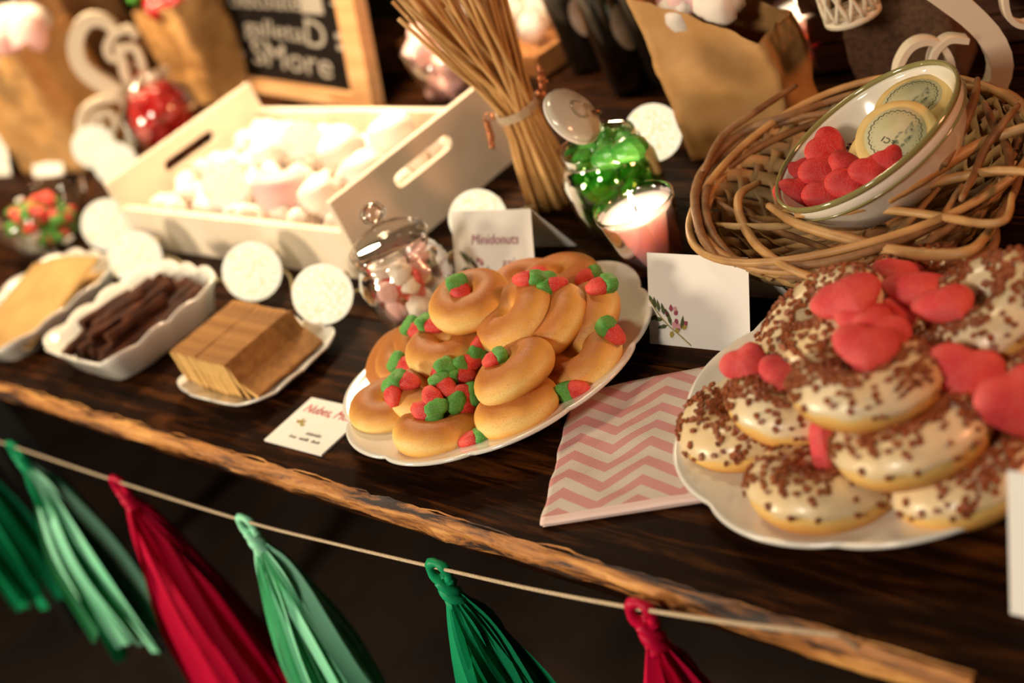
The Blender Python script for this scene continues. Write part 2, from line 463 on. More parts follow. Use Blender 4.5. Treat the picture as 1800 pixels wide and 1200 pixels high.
DN = []   # obstacles for dropping sweets
def put_plain(px, py, z, ang, q, label, k, s=1.0):
    M = disc_frame(px, py, z, ang, q) @ Matrix.Rotation(k * 1.7, 4, 'Z') @ Matrix.Scale(s, 4)
    o = solo('ring_doughnut', plain_meshes[k % 4], None, label, 'doughnut', M, 'plain sugared doughnuts piled on the round plate'); DN.append(o); return o
put_plain(826, 529, .068, 25, .52, 'plain doughnut lying flat topmost on the pile, a green sweet in its hole', 0, 1.0)
put_plain(905, 556, .0575, 46, .46, 'plain sugared doughnut leaning right beside the topmost one, seen as a thick curve', 1)
put_plain(968, 566, .047, 50, .45, 'plain doughnut tilted up third in the overlapping row on the right of the pile', 2)
put_plain(1028, 563, .036, 58, .45, 'pinkish plain doughnut at the far right end of the overlapping row', 3)
put_plain(786, 612, .045, 18, .46, 'plain doughnut directly beneath the topmost one, second layer', 2)
put_plain(904, 653, .044, 37, .30, 'plain doughnut standing slanted in the middle of the pile right of the sweet heap', 3)
put_plain(909, 716, .023, 27, .34, 'plain sugar-dusted doughnut low at the front right on the plate under the slanted one', 0)
put_plain(1022, 630, .024, 40, .56, 'plain doughnut lying apart on the right side of the plate showing its hole', 1)
put_plain(768, 757, .0205, 8, .38, 'plain doughnut at the very front of the plate nearest the table edge', 3)
put_plain(686, 713, .0205, 20, .50, 'plain doughnut at the front left of its plate, strawberry sweet in the hole', 2)
put_plain(762, 690, .031, 12, .55, 'plain doughnut half hidden behind the heap of red and green sweets', 1)
put_plain(722, 625, .0265, 50, .55, 'plain doughnut at the back left of the pile just showing its side', 0)
put_plain(700, 640, .0215, 60, .55, 'plain doughnut at the far left edge of the pile beneath the small green sweets', 1)
put_plain(985, 493, .030, 15, .45, 'orange-lit plain doughnut at the back of the plate behind the row', 2)
put_plain(925, 505, .030, 15, .5, 'plain doughnut hidden at the back, a sliver showing behind the topmost ones', 1)
put_plain(850, 650, .021, 20, .5, 'plain doughnut buried in the middle of the pile under the sweet heap', 0)

# iced
def sprinkles(R, r, seed, n, sq):
    rnd = random.Random(seed); gg = G()
    clus = [(rnd.uniform(0, 2 * PI), rnd.uniform(.3, 2.4)) for _ in range(14)]
    for i in range(n):
        if rnd.random() < .45:
            ca, cb = rnd.choice(clus); a = ca + rnd.gauss(0, .2); b = cb + rnd.gauss(0, .25)
        else:
            a = rnd.uniform(0, 2 * PI); b = PI / 2 + rnd.gauss(0, .72)
        b = min(max(b, .1), 3.2)
        q = noise.noise(V((math.cos(a) * 1.3, math.sin(a) * 1.3, seed * 1.0)) + V((math.cos(b), math.sin(b), 0)) * .35)
        rr = r * (1 + .06 * q) + .0021
        nrm = V((math.cos(b) * math.cos(a), math.cos(b) * math.sin(a), math.sin(b)))
        p = V(((R + math.cos(b) * rr) * math.cos(a), (R + math.cos(b) * rr) * math.sin(a), math.sin(b) * rr * sq))
        M = frame_from((0, 0, 0), nrm + V((rnd.gauss(0, .3), rnd.gauss(0, .3), rnd.gauss(0, .3))), (rnd.gauss(0, 1), rnd.gauss(0, 1), rnd.gauss(0, 1))).to_3x3()
        s = rnd.uniform(.9, 1.6)
        a0 = []
        for k in range(5):
            an = 2 * PI * k / 5; a0.append(M @ V((math.cos(an) * .0019 * s, math.sin(an) * .0014 * s, 0)) + p)
        tp = [v + M @ V((0, 0, .0010)) for v in a0]; bt = [v - M @ V((0, 0, .0006)) for v in a0]
        gg.add(tp + bt, [(0, 1, 2, 3, 4), (9, 8, 7, 6, 5)] + [(k, k + 5, (k + 1) % 5 + 5, (k + 1) % 5) for k in range(5)])
    return gg
IR, Ir, ISQ = .0262, .0176, .92
iced_sets = []
for s in range(3):
    d = ring_pts(IR, Ir, s * 5.1, .06, ISQ).mesh('dough', M_dough2)
    ic = ring_pts(IR, Ir, s * 5.1, .06, ISQ, -.02, 3.5, nu=60, nv=24, infl=.0014, closed=False).mesh('icing', M_icing)
    sp = sprinkles(IR, Ir, s * 5.1, 420, ISQ).mesh('flake_sprinkles', M_sprinkle, False)
    iced_sets.append((d, ic, sp))
def put_iced(px, py, z, ang, q, label, k, s=1.0, rot=None):
    M = disc_frame(px, py, z, ang, q) @ Matrix.Rotation(k * 2.1 + .4, 4, 'Z') @ Matrix.Scale(s, 4)
    t = thing('iced_doughnut', label, 'doughnut', M, 'iced doughnuts with brown flakes on the larger plate')
    a, b, c = iced_sets[k % 3]
    DN.append(link('dough', a, t)); DN.append(link('icing', b, t)); link('flake_sprinkles', c, t, kind='stuff')
    return t
put_iced(1522, 672, .078, 8, .48, 'iced doughnut on top at the front, just below the heap of red hearts', 0, .96)
put_iced(1602, 768, .051, 18, .45, 'iced doughnut in the second layer below the front top one, right of the upright heart', 1)
put_iced(1313, 742, .025, 20, .52, 'iced doughnut lying at the far left of the larger plate', 2)
put_iced(1400, 703, .0445, 0, .55, 'iced doughnut in the left middle with bare white icing and a heart tucked behind it', 0, .96)
put_iced(1447, 852, .025, 5, .46, 'iced doughnut at the very front of the larger plate with densely clustered brown flakes', 1)
put_iced(1700, 835, .025, 22, .48, 'iced doughnut at the front right of the plate behind the cut-off white card', 2)
put_iced(1450, 570, .066, 40, .46, 'iced doughnut leaning at the upper left of the pile, left of the red hearts', 1, 1.0)
put_iced(1738, 548, .067, 36, .52, 'iced doughnut leaning at the upper right of the pile with a dark brown hollow', 0, 1.0)
put_iced(1790, 640, .045, 25, .5, 'iced doughnut at the right picture edge below the upper right one', 2)
put_iced(1612, 520, .044, 12, .5, 'iced doughnut at the back of the pile, only its brown-flecked top showing', 1)
put_iced(1580, 640, .034, 20, .5, 'iced doughnut buried in the centre beneath the top ones', 2)
put_iced(1425, 630, .030, 20, .5, 'iced doughnut beneath the upper left one, mostly hidden', 0)

# ------------------------------------------------------------------ dropping sweets on what lies below
def world_bvh(objs):
    bpy.context.view_layer.update()
    vs, fs = [], []
    for o in objs:
        me = o.data
        if me is None: continue
        M = (o.parent.matrix_world @ o.matrix_local) if o.parent else o.matrix_world
        b = len(vs); vs += [M @ v.co for v in me.vertices]; fs += [tuple(i + b for i in p.vertices) for p in me.polygons]
    return BVHTree.FromPolygons(vs, fs)
def hit(bvh, px, py, off=0.0):
    r = ray(px, py).normalized(); loc, nrm, i, d = bvh.ray_cast(CAM, r)
    if loc is None: return at(px, py, .01), V((0, 0, 1)), r
    if nrm.dot(r) > 0: nrm = -nrm
    return loc + nrm * off, nrm, r

# strawberry sweets: red body, green cap
def berry():
    gb = G(); prof = [(0, -.0112), (.0028, -.0106), (.0052, -.0080), (.0072, -.0035), (.0078, .0012), (.0070, .0048), (.0040, .0062), (0, .0064)]
    gb.lathe([(r, z) for r, z in prof], 18, lambda a, r, z, j: (r * (1 + .05 * math.sin(3 * a)), z)); gb.v = [(x, y * .86, z) for x, y, z in gb.v]
    gb.displace(.0006, 200, 2)
    gc = G()
    gc.lathe([(0, .0142), (.0038, .0136), (.0072, .0112), (.0088, .0072), (.0084, .0030), (.0064, .0018), (0, .0018)], 24,
             lambda a, r, z, j: (r * (1 + .16 * math.sin(3 * a)), z + .0012 * math.sin(3 * a) * (r > .004)))
    gc.v = [(x, y * .84, z) for x, y, z in gc.v]; gc.displace(.0006, 200, 4)
    return gb.mesh('berry_body', M_gumred), gc.mesh('leaf_cap', M_gumgreen)
BM, CM = berry()
bvh1 = world_bvh(DN + [plate1, plate2])
gum_root = None
def gummy(rx, ry, gx, gy, label, off=.0062, s=1.0):
    mx, my = (rx + gx) / 2, (ry + gy) / 2
    p, n, r = hit(bvh1, mx, my, 0); p = p - r * off
    d = imgdir(gx - rx, gy - ry)
    pl, nl, _ = hit(bvh1, mx, my)
    d = d - nl * d.dot(nl) * .8
    if d.length < 1e-6: d = V((0, 0, 1))
    d.normalize()
    yv = nl
    M = frame_from(p, d, yv.cross(d)) @ Matrix.Translation((0, 0, -.001))
    t = thing('strawberry_sweet', label, 'sweet', M @ Matrix.Scale(s, 4), 'red and green sugared strawberry sweets on the doughnuts')
    link('berry_body', BM, t); link('leaf_cap', CM, t); return t
for a in [
    (812, 522, 803, 498, 'green-capped strawberry sweet stuck in the hole of the topmost doughnut'),
    (741, 586, 720, 571, 'strawberry sweet left of the topmost doughnut, its green cap at the upper left'),
    (764, 578, 752, 563, 'strawberry sweet tucked under the topmost doughnut with only its green cap free'),
    (851, 600, 834, 622, 'strawberry sweet cap-down between the topmost and the middle doughnuts'),
    (858, 635, 880, 623, 'small strawberry sweet lying sideways above the slanted middle doughnut', .0062, .8),
    (720, 649, 697, 636, 'strawberry sweet at the left with its cap pointing up left above another green cap'),
    (722, 676, 704, 664, 'strawberry sweet between the two left doughnuts, mostly green showing'),
    (697, 698, 684, 680, 'strawberry sweet sitting in the hole of the front left doughnut'),
    (771, 668, 782, 641, 'strawberry sweet at the top left of the heap with a round green cap'),
    (834, 638, 808, 640, 'dark red strawberry sweet at the top right of the heap'),
    (822, 657, 794, 661, 'strawberry sweet in the middle of the heap, cap to the left'),
    (757, 692, 766, 716, 'strawberry sweet at the left of the heap with a big green cap pointing down'),
    (802, 694, 829, 692, 'strawberry sweet at the right of the heap, cap to the right'),
    (822, 720, 800, 708, 'strawberry sweet lowest in the heap, only red showing'),
    (742, 722, 757, 728, 'strawberry sweet under the lower left of the heap, red end showing'),
    (785, 685, 778, 672, 'strawberry sweet in the centre of the heap behind the others'),
    (818, 774, 846, 769, 'strawberry sweet lying at the front of the plate beside the foremost doughnut'),
    (1022, 681, 996, 690, 'strawberry sweet on the right rim of the plate, green cap to the left'),
    (1080, 590, 1071, 576, 'strawberry sweet on the far right of the plate, round green cap showing'),
    (949, 480, 955, 493, 'strawberry sweet at the back left of the row, light red in warm light'),
    (980, 504, 962, 500, 'strawberry sweet wedged at the top of the tilted row of doughnuts'),
    (1022, 492, 1046, 485, 'strawberry sweet at the back right of the plate with a dark green cap'),
    (1050, 506, 1063, 498, 'strawberry sweet at the back right behind the last doughnut of the row'),
    (922, 487, 935, 494, 'strawberry sweet farthest back on the plate below the folded card')]:
    gummy(*a)

# heart sweets
def heart_mesh(name, w_, th, mat):
    gg = G(); nu, nr = 40, 7
    def out(t):
        x = 16 * math.sin(t) ** 3; y = 13 * math.cos(t) - 5 * math.cos(2 * t) - 2 * math.cos(3 * t) - math.cos(4 * t)
        return V((x / 16, (y + 2.5) / 16.5, 0))
    vs = []
    for sgn in (1, -1):
        for k in range(nr + 1):
            rho = math.sin(PI / 2 * k / nr)
            for i in range(nu):
                t_ = 2 * PI * i / nu; p = out(t_) * .52 + V((math.sin(t_) * .90, math.cos(t_) * .90, 0)) * .48; ro = rho
                vs.append((p.x * ro * w_, p.y * ro * w_, sgn * th * (max(0, 1 - rho ** 2.6)) ** .55))
    fs = []
    for s_ in (0, 1):
        b = s_ * (nr + 1) * nu
        for k in range(nr):
            for i in range(nu):
                q = (b + k * nu + i, b + k * nu + (i + 1) % nu, b + (k + 1) * nu + (i + 1) % nu, b + (k + 1) * nu + i)
                fs.append(q if s_ else q[::-1])
    gg.add(vs, fs); gg.displace(.0009, 90, 3); return gg.mesh(name, mat)
HM = heart_mesh('heart_sweet', .0185, .0080, M_heart)
def heart(px, py, label, ang=0, tilt=None, off=.006, s=1.0, face=None, bvh=None, mesh=None, z=None, grp='red sugared heart sweets on the iced doughnuts', name='heart_sweet'):
    if z is None:
        p, n, r = hit(bvh or bvh1, px, py, 0); p = p - r * off * 1.25
    else: p, n, r = at(px, py, z), V((0, 0, 1)), ray(px, py).normalized()
    if face is not None: nn = face
    else: nn = n
    a = math.radians(ang)
    xh = imgdir(math.cos(a), -math.sin(a))
    M = frame_from(p, nn, xh) @ Matrix.Scale(s * .97, 4)
    return solo(name, mesh or HM, None, label, 'sweet', M, grp)
VW = -FW
heart(1492, 524, 'large red heart sweet leftmost in the heap on top of the iced doughnuts', 20, face=(VW * .5 + UP * .9 - RT * .45).normalized(), off=.010, s=1.28)
heart(1579, 482, 'small red heart sweet at the back of the heap, topmost in the picture', -35, face=(VW * .6 + UP * 1.0).normalized(), off=.010, s=1.0)
heart(1604, 540, 'red heart sweet inside the heap, mostly covered', 10, face=(VW + UP * .8).normalized(), off=.007)
heart(1616, 511, 'large flat red heart sweet lying across the middle of the heap', 5, face=(VW * .5 + UP * 1.1).normalized(), off=.019, s=1.25)
heart(1664, 536, 'red heart sweet rightmost in the heap', 30, face=(VW * .55 + UP * .9 - RT * .2).normalized(), off=.009, s=1.1)
heart(1522, 563, 'red heart sweet in the heap below the large leftmost one', 15, face=(VW * .7 + UP * .9).normalized(), off=.012, s=1.0)
heart(1550, 590, 'dark red heart sweet buried in the front of the heap', -10, face=(VW + UP * .4).normalized(), off=.006)
heart(1594, 578, 'oval-looking red heart sweet at the front right of the heap', -35, face=(VW * .9 + UP * .5 + RT * .45).normalized(), off=.017, s=1.22)
heart(1523, 612, 'red heart sweet lowest in the heap, over the hole of the front top doughnut', -10, face=(VW * .8 + UP * .6).normalized(), off=.014, s=1.1)
heart(1309, 641, 'red heart sweet resting on the left rim, clearly heart-shaped and frosted with sugar', 25, face=(VW + UP * .1 - RT * .3).normalized(), off=.010, s=.86)
heart(1372, 662, 'red heart sweet tucked behind the left middle doughnut', -35, face=(VW + UP * .6).normalized(), off=.008, s=.9)
heart(1697, 663, 'large pale red heart sweet on the right, its notch at the top', -12, face=(VW + UP * .2).normalized(), off=.012, s=1.32)
heart(1782, 706, 'red heart sweet at the right picture edge beside the large pale one', 20, face=(VW + RT * .2).normalized(), off=.012, s=1.3)
heart(1450, 783, 'red heart sweet standing on edge between the front and second-layer doughnuts', 80, face=(VW * .25 + RT + UP * .1).normalized(), off=.008, s=1.15)

# ------------------------------------------------------------------ napkin
NB = [at(953, 929), at(1262, 882), at(1250, 650), at(1010, 700)]
nx_ = (at(1240, 885) - at(953, 929)); ang_n = math.atan2(nx_.y, nx_.x)
def chevron_mat():
    m, nt, b = new_mat('chevron_napkin'); b.inputs['Roughness'].default_value = .85
    t = N(nt, 'ShaderNodeTexCoord'); s = N(nt, 'ShaderNodeSeparateXYZ'); nt.links.new(t.outputs['Object'], s.inputs[0])
    def math_(op, a, bb=None, cc=None):
        n = N(nt, 'ShaderNodeMath', operation=op)
        for i, v in enumerate((a, bb, cc)):
            if v is None: continue
            if isinstance(v, (int, float)): n.inputs[i].default_value = v
            else: nt.links.new(v, n.inputs[i])
        return n.outputs[0]
    tri = math_('PINGPONG', math_('ADD', s.outputs['X'], 1.006), .0290)
    v = math_('ADD', s.outputs['Y'], math_('MULTIPLY', tri, -.72))
    fr = math_('FRACT', math_('MULTIPLY', math_('ADD', v, 1.0), 1 / .0195))
    st = math_('GREATER_THAN', fr, .5)
    border = math_('LESS_THAN', s.outputs['Y'], .0075)
    n = N(nt, 'ShaderNodeTexNoise', Scale=300.0); nt.links.new(t.outputs['Object'], n.inputs['Vector'])
    mx = N(nt, 'ShaderNodeMix', data_type='RGBA'); nt.links.new(st, mx.inputs[0]); mx.inputs[6].default_value = (.60, .51, .44, 1); mx.inputs[7].default_value = (.56, .26, .25, 1)
    mb = N(nt, 'ShaderNodeMix', data_type='RGBA'); nt.links.new(border, mb.inputs[0]); nt.links.new(mx.outputs[2], mb.inputs[6]); mb.inputs[7].default_value = (.76, .57, .53, 1)
    nt.links.new(mb.outputs[2], b.inputs['Base Color'])
    wv = N(nt, 'ShaderNodeTexWave', Scale=330.0); wv.inputs['Distortion'].default_value = 1.5; wv.bands_direction = 'DIAGONAL'
    nt.links.new(t.outputs['Object'], wv.inputs['Vector'])
    bump(nt, b, wv.outputs[1], .22, .0004)
    return m
M_nap = chevron_mat()
napkin = thing('paper_napkin', 'folded paper napkin with pink and white chevron stripes between the two doughnut plates', 'napkin', yaw(NB[0], ang_n))
inv = (yaw(NB[0], ang_n)).inverted()
Q = [inv @ p for p in (NB[0], NB[1], NB[2], NB[3])]
def nap_layer(z0, th, shrink, seed):
    gg = G(); n = 40
    def P(i, j, top=True):
        u, v = i / n, j / n
        p = (Q[0] * (1 - u) + Q[1] * u) * (1 - v) + (Q[3] * (1 - u) + Q[2] * u) * v
        c = (Q[0] + Q[1] + Q[2] + Q[3]) / 4
        p = p + (c - p) * shrink
        wv = .0012 * noise.noise(V((p.x * 28 + p.y * 25, p.y * 60, seed))) + .0010 * noise.noise(V((p.x * 8, p.y * 22, seed + 3)))
        e = noise.noise(V((v * 6, u * 2, seed))) * .0022 * (1 if i == 0 else 0)
        return V((p.x + e, p.y, z0 + (wv + .0012 if top else 0) + (th if top else 0)))
    gg.grid(lambda i, j: P(i, j), n, n)
    k = len(gg.v)
    gg.grid(lambda i, j: P(n - i, j, False), n, n)
    m = n + 1
    idx = lambda i, j: i * m + j
    idb = lambda i, j: k + (n - i) * m + j
    for j in range(n):
        gg.f.append((idx(0, j), idx(0, j + 1), idb(0, j + 1), idb(0, j))); gg.f.append((idx(n, j + 1), idx(n, j), idb(n, j), idb(n, j + 1)))
        gg.f.append((idx(j + 1, 0), idx(j, 0), idb(j, 0), idb(j + 1, 0))); gg.f.append((idx(j, n), idx(j + 1, n), idb(j + 1, n), idb(j, n)))
    return gg
part('lower_fold', nap_layer(.0004, .0010, .012, 2), M_nap, napkin)
part('upper_fold', nap_layer(.0024, .0006, 0, 7), M_nap, napkin)

# ------------------------------------------------------------------ cards
def text_mesh(body, size, mat, font_shear=0, ext=.00015, spacing=1.0):
    cu = bpy.data.curves.new('txt', 'FONT'); cu.body = body; cu.size = size; cu.extrude = ext; cu.shear = font_shear; cu.resolution_u = 3
    cu.align_x = 'CENTER'; cu.align_y = 'CENTER'; cu.space_character = spacing
    ob = bpy.data.objects.new('txt', cu); COL.objects.link(ob)
    dg = bpy.context.evaluated_depsgraph_get(); me = bpy.data.meshes.new_from_object(ob.evaluated_get(dg))
    bpy.data.objects.remove(ob); bpy.data.curves.remove(cu)
    me.materials.clear(); me.materials.append(mat); return me
def leaf(gg, x, y, ang, L, W):
    a = math.radians(ang); d = V((math.cos(a), math.sin(a), 0)); n = V((-d.y, d.x, 0)); o = V((x, y, 0))
    pts = [o, o + d * L * .3 + n * W, o + d * L * .65 + n * W * .8, o + d * L, o + d * L * .65 - n * W * .8, o + d * L * .3 - n * W]
    h = V((0, 0, .0002)); gg.add([p + h for p in pts], [(0, 5, 4, 3, 2, 1)][0:1] and [(0, 1, 2, 3, 4, 5)[::-1]])
def sprig(parent, ox, oy, s, M0):
    """watercolour sprig printed on a card; own coordinates in metres, origin ox,oy"""
    T = M0 @ Matrix.Translation((ox, oy, .0004)) @ Matrix.Scale(s, 4)
    gg = G()
    for x, y, a, L in [(-.013, .004, 95, .010), (-.009, .002, 100, .010), (-.004, .000, 105, .010), (.0, -.002, 112, .008), (-.011, -.001, 205, .010), (-.005, -.004, 175, .012), (-.001, -.008, 195, .011), (.003, -.008, 110, .013), (.013, -.010, 80, .011), (-.015, .008, 120, .008)]:
        leaf(gg, x, y, a, L, .0017)
    part('printed_leaves', gg, M_leafink, parent, False, T)
    gg = G(); gg.tube(smooth_path([(-.019, .012, .0003), (-.010, .001, .0003), (0, -.008, .0003), (.010, -.014, .0003), (.022, -.022, .0003)], 12), .0004, 4)
    for x, y, a, L in [(.004, -.012, 250, .006), (.013, -.009, 20, .006), (.006, -.012, 20, .006)]: leaf(gg, x, y, a, L, .0022)
    part('printed_stem', gg, M_oliveink, parent, False, T)
    gg = G()
    for x, y, a, L in [(.003, .003, 90, .006), (.006, .001, 40, .005), (.001, .0, 150, .005), (.007, -.002, 300, .005), (.016, -.006, 40, .004)]: leaf(gg, x, y, a, L, .0019)
    part('printed_flowers', gg, M_ink, parent, False, T)
    gg = G()
    for x, y, a, L in [(.007, -.004, 250, .007), (.009, -.005, 290, .007), (.006, .004, 60, .004)]: leaf(gg, x, y, a, L, .0022)
    part('printed_petals', gg, M_pinkink, parent, False, T)
def tent_card(bl, rz, W, H, lean, label, texts=(), spr=None):
    """bl: front bottom left corner; front panel leans back by lean radians; lettering on its face"""
    t = thing('folded_card', label, 'card', yaw(bl, rz))
    F = Matrix.Rotation(PI / 2 - lean, 4, 'X')       # local xy of the front face -> upright panel
    gg = G(); gg.box((W / 2, H / 2, -.0002), (W, H, .0004)); part('front_panel', gg, M_card, t, False, F)
    Bk = Matrix.Translation((0, 2 * H * math.sin(lean), 0)) @ Matrix.Rotation(PI / 2 + lean, 4, 'X')
    gg = G(); gg.box((W / 2, H / 2, .0002), (W, H, .0004)); part('back_panel', gg, M_card, t, False, Bk)
    for (body, size, x, y, mat, sh, rot) in texts:
        link('lettering', text_mesh(body, size, mat, sh), t, F @ Matrix.Translation((x, y, .0003)) @ Matrix.Rotation(rot, 4, 'Z'))
    if spr: sprig(t, spr[0], spr[1], spr[2], F)
    return t
p = at(1143, 604)
tent_card((p.x, p.y, .0005), .04, .093, .0685, .50, 'blank white folded card with a printed sprig at its lower left, between the plates', (), (.019, .0225, .95))
tent_card((-.125, .056, .0005), .12, .094, .0685, .50, 'white folded card with plum lettering and a sprig behind the plain doughnuts',
          [('Minidonuts', .0125, .050, .043, M_ink, .2, 0), ('azúcar', .0115, .072, .023, M_ink, .2, 0)], (.026, .020, .95))
p = at(1795, 1046)
tent_card((p.x + .001, p.y - .014, .0005), .04, .093, .0765, .45, 'white folded card cut off by the right picture edge in front of the iced doughnuts')
p = at(108, 322); p2 = at(60, 312)
tent_card((p2.x, p2.y, .0005), .10, .085, .0685, .45, 'blurred white folded card standing far back left beside the pale letter sign', [('Gominolas', .012, .045, .045, M_greyink, .2, 0)])
# flat card
fl, fb, fr, ft = at(466, 776), at(566, 803), at(628, 752), at(537, 707)
c0 = thing('price_card', 'small white card lying flat at the table edge with red and grey printing', 'card', yaw((fl.x, fl.y, .0004), math.atan2(fb.y - fl.y, fb.x - fl.x)))
Wc, Hc = (fb - fl).length, .057
gg = G(); gg.box((Wc / 2, Hc / 2, .0008), (Wc, Hc, .0016)); part('card_stock', gg, M_card, c0, False)
for body, size, x, y, mt in [('Nubes, Mora', .0135, .043, .044, M_redink), ('naturales', .0058, .050, .018, M_greyink), ('fresa · vainilla · limón', .0050, .045, .011, M_greyink)]:
    link('lettering', text_mesh(body, size, mt, .2), c0, Matrix.Translation((x, y, .0018)))
gg = G()
for x, y, a in [(.020, .026, 40), (.020, .026, 100), (.022, .025, 0), (.019, .026, 150)]: leaf(gg, x, y, a, .007, .0016)
part('printed_leaves', gg, M_oliveink, c0, False, Matrix.Translation((0, 0, .0018)))

# ------------------------------------------------------------------ string and tassels
YS = -.205
spx = [(-120, 738), (20, 783), (205, 845), (430, 915), (600, 958), (770, 998), (950, 1038), (1125, 1070), (1300, 1096), (1452, 1115)]
sp = [at_y(x, y, YS) for x, y in spx]
sp[-1] = at_y(1450, 1114, -.196)
sp.append(V((sp[-1].x + .008, -.190, sp[-1].z - .008))); sp.append(V((sp[-1].x + .010, -.178, -.034)))
gg = G(); gg.tube(smooth_path(sp, 160), .0014, 8)
solo('hanging_string', gg, M_twine, 'pale twisted string stretched along the front of the table carrying the paper tassels', 'string')

def tissue(name, c, c2):
    m = plain(name, c, .45, c2, 6, .3, .003)
    b = m.node_tree.nodes['Principled BSDF']
    b.inputs['Specular IOR Level'].default_value = .25
    return m
T_green = tissue('emerald_tissue', (.003, .24, .085), (.010, .36, .15))
T_mint = tissue('mint_tissue', (.24, .78, .46), (.40, .87, .60))
T_red = tissue('crimson_tissue', (.46, .001, .030), (.60, .003, .050))
T_olive = tissue('olive_gold_tissue', (.16, .13, .02), (.22, .18, .03))
def tassel(px, py, mats, L, label, seed, n=34, spread=.055, lean=(0, 0)):
    rnd = random.Random(seed)
    top = at_y(px, py, YS)
    t = thing('paper_tassel', label, 'tassel', Matrix.Translation(top), 'tissue paper tassels on the string')
    # twisted loop around the string
    hs = .92
    loop = [(-.004, 0, -.019), (-.009, -.002, -.010), (-.007, -.001, .001), (0, 0, .0045), (.006, .001, .001), (.007, .002, -.008), (.002, .001, -.017)]
    gg = G(); gg.tube(smooth_path([V(p) * hs for p in loop], 18), lambda u: .0036 + .0006 * math.sin(u * 20), 7)
    part('head_loop', gg, mats[0], t)
    gg = G()
    for k in range(3):
        pts = []
        for i in range(15):
            u = i / 14; a = u * 5 + k * 2.1
            pts.append((math.cos(a) * .0042, math.sin(a) * .0042, -.012 - .024 * u))
        gg.tube(pts, .0040, 6)
    part('twisted_neck', gg, mats[0], t)
    z0 = -.030
    for i in range(n):
        a = rnd.uniform(0, 2 * PI); rr = math.sqrt(rnd.random()) * spread
        e = V((math.cos(a) * rr * 1.15 + lean[0], math.sin(a) * rr * .75 - .012 + lean[1], -L + rnd.uniform(-.012, .02)))
        s0 = V((math.cos(a) * .0045, math.sin(a) * .0045, z0 + rnd.uniform(-.004, .004)))
        b0 = s0 + V((math.cos(a) * .010 * rnd.uniform(.6, 1.5), math.sin(a) * .009, -.035))
        mid = s0.lerp(e, .5) + V((math.cos(a) * .010, math.sin(a) * .010, .0)) + V((rnd.gauss(0, .005), rnd.gauss(0, .004), 0))
        path = smooth_path([s0, b0, mid, e], 14)
        wmax = rnd.uniform(.006, .0105); tw = rnd.uniform(-1.2, 1.2); ph = a + PI / 2 + rnd.uniform(-.6, .6)
        gs = G(); vs = []
        for j, q in enumerate(path):
            u = j / 14; an = ph + tw * u
            wd = wmax * (.35 + .65 * min(1, u * 2.5))
            d = V((math.cos(an), math.sin(an), 0)) * wd; nn = V((-d.y, d.x, 0)).normalized() * (.0013 + .0012 * math.sin(u * 3))
            vs += [q - d, q + nn, q + d]
        fs = []
        for j in range(14):
            fs += [(j * 3, j * 3 + 1, j * 3 + 4, j * 3 + 3), (j * 3 + 1, j * 3 + 2, j * 3 + 5, j * 3 + 4)]
        gs.add(vs, fs)
        part('paper_strip', gs, mats[1 + (i % (len(mats) - 1))], t)
    return t
tassel(22, 783, [T_green, T_green, T_mint], .285, 'green tissue tassel at the left end with one pale mint streak', 1)
tassel(205, 845, [T_red, T_red], .330, 'long crimson tissue tassel beside the left green one', 2, 34, .065, (.02, 0))
tassel(430, 915, [T_mint, T_mint], .300, 'pale mint tissue tassel in the middle of the string', 3, 34, .055)
tassel(768, 996, [T_green, T_green], .260, 'emerald green tissue tassel right of the mint one, with a loose strand', 4, 34, .045)
tassel(1124, 1068, [T_red, T_red], .240, 'crimson tissue tassel under the chevron napkin, only its top in the picture', 5, 34, .050)
tassel(-130, 735, [T_green, T_green], .285, 'dark green tassel cut off by the left picture edge', 6, 30, .05)
tassel(-215, 700, [T_olive, T_olive], .275, 'olive gold tassel farthest left, only the tips of its strips showing', 7, 26, .05)

# ------------------------------------------------------------------ white wooden tray of marshmallows
def slot_panel(L, H, th, hole=None, taper=0):
    """panel in the xz plane (x 0..L, z 0..H), optional stadium hole (cx, cz, half length, radius)"""
    gg = G()
    if not hole:
        gg.box((L / 2, 0, H / 2), (L, th, H)); return gg
    cx, cz, hl, r = hole; n = 32; inner = []; outer = []
    for i in range(n):
        a = 2 * PI * (i + .5) / n; c, s_ = math.cos(a), math.sin(a)
        inner.append((cx + (hl if c > 0 else -hl) + r * c, cz + r * s_))
        k = min((L / 2) / max(abs(c), 1e-6), (H / 2) / max(abs(s_) , 1e-6))
        outer.append([L / 2 + c * k, H / 2 + s_ * k])
    for cxn, czn in ((0, 0), (L, 0), (0, H), (L, H)):
        q = min(range(n), key=lambda i: (outer[i][0] - cxn) ** 2 + (outer[i][1] - czn) ** 2); outer[q] = [cxn, czn]
    vs = []
    for y in (-th / 2, th / 2):
        vs += [(x, y, z) for x, z in inner] + [(x, y, z) for x, z in outer]
    fs = []
    for i in range(n):
        j = (i + 1) % n
        fs += [(i, j, n + j, n + i), (2 * n + i, 3 * n + i, 3 * n + j, 2 * n + j), (i, 2 * n + i, 2 * n + j, j), (n + i, n + j, 3 * n + j, 3 * n + i)]
    gg.add(vs, fs); return gg
TRX, TRY, TRL, TRW = -.708, .062, .460, .225
Ttray = yaw((TRX, TRY, .0005), math.radians(-1.2))
tray = thing('wooden_tray', 'white painted wooden tray with slot handles full of marshmallows', 'tray', Ttray)
gg = G(); gg.box((TRL / 2, TRW / 2, .004), (TRL - .002, TRW - .002, .008)); part('bottom_board', gg, M_whitewood, tray, False)
gg = G(); gg.box((TRL / 2, .004, .027), (TRL - .017, .008, .054)); part('front_board', gg, M_whitewood, tray, False)
gg = G(); gg.box((TRL / 2, TRW - .004, .027), (TRL - .017, .008, .054)); part('back_board', gg, M_whitewood, tray, False)
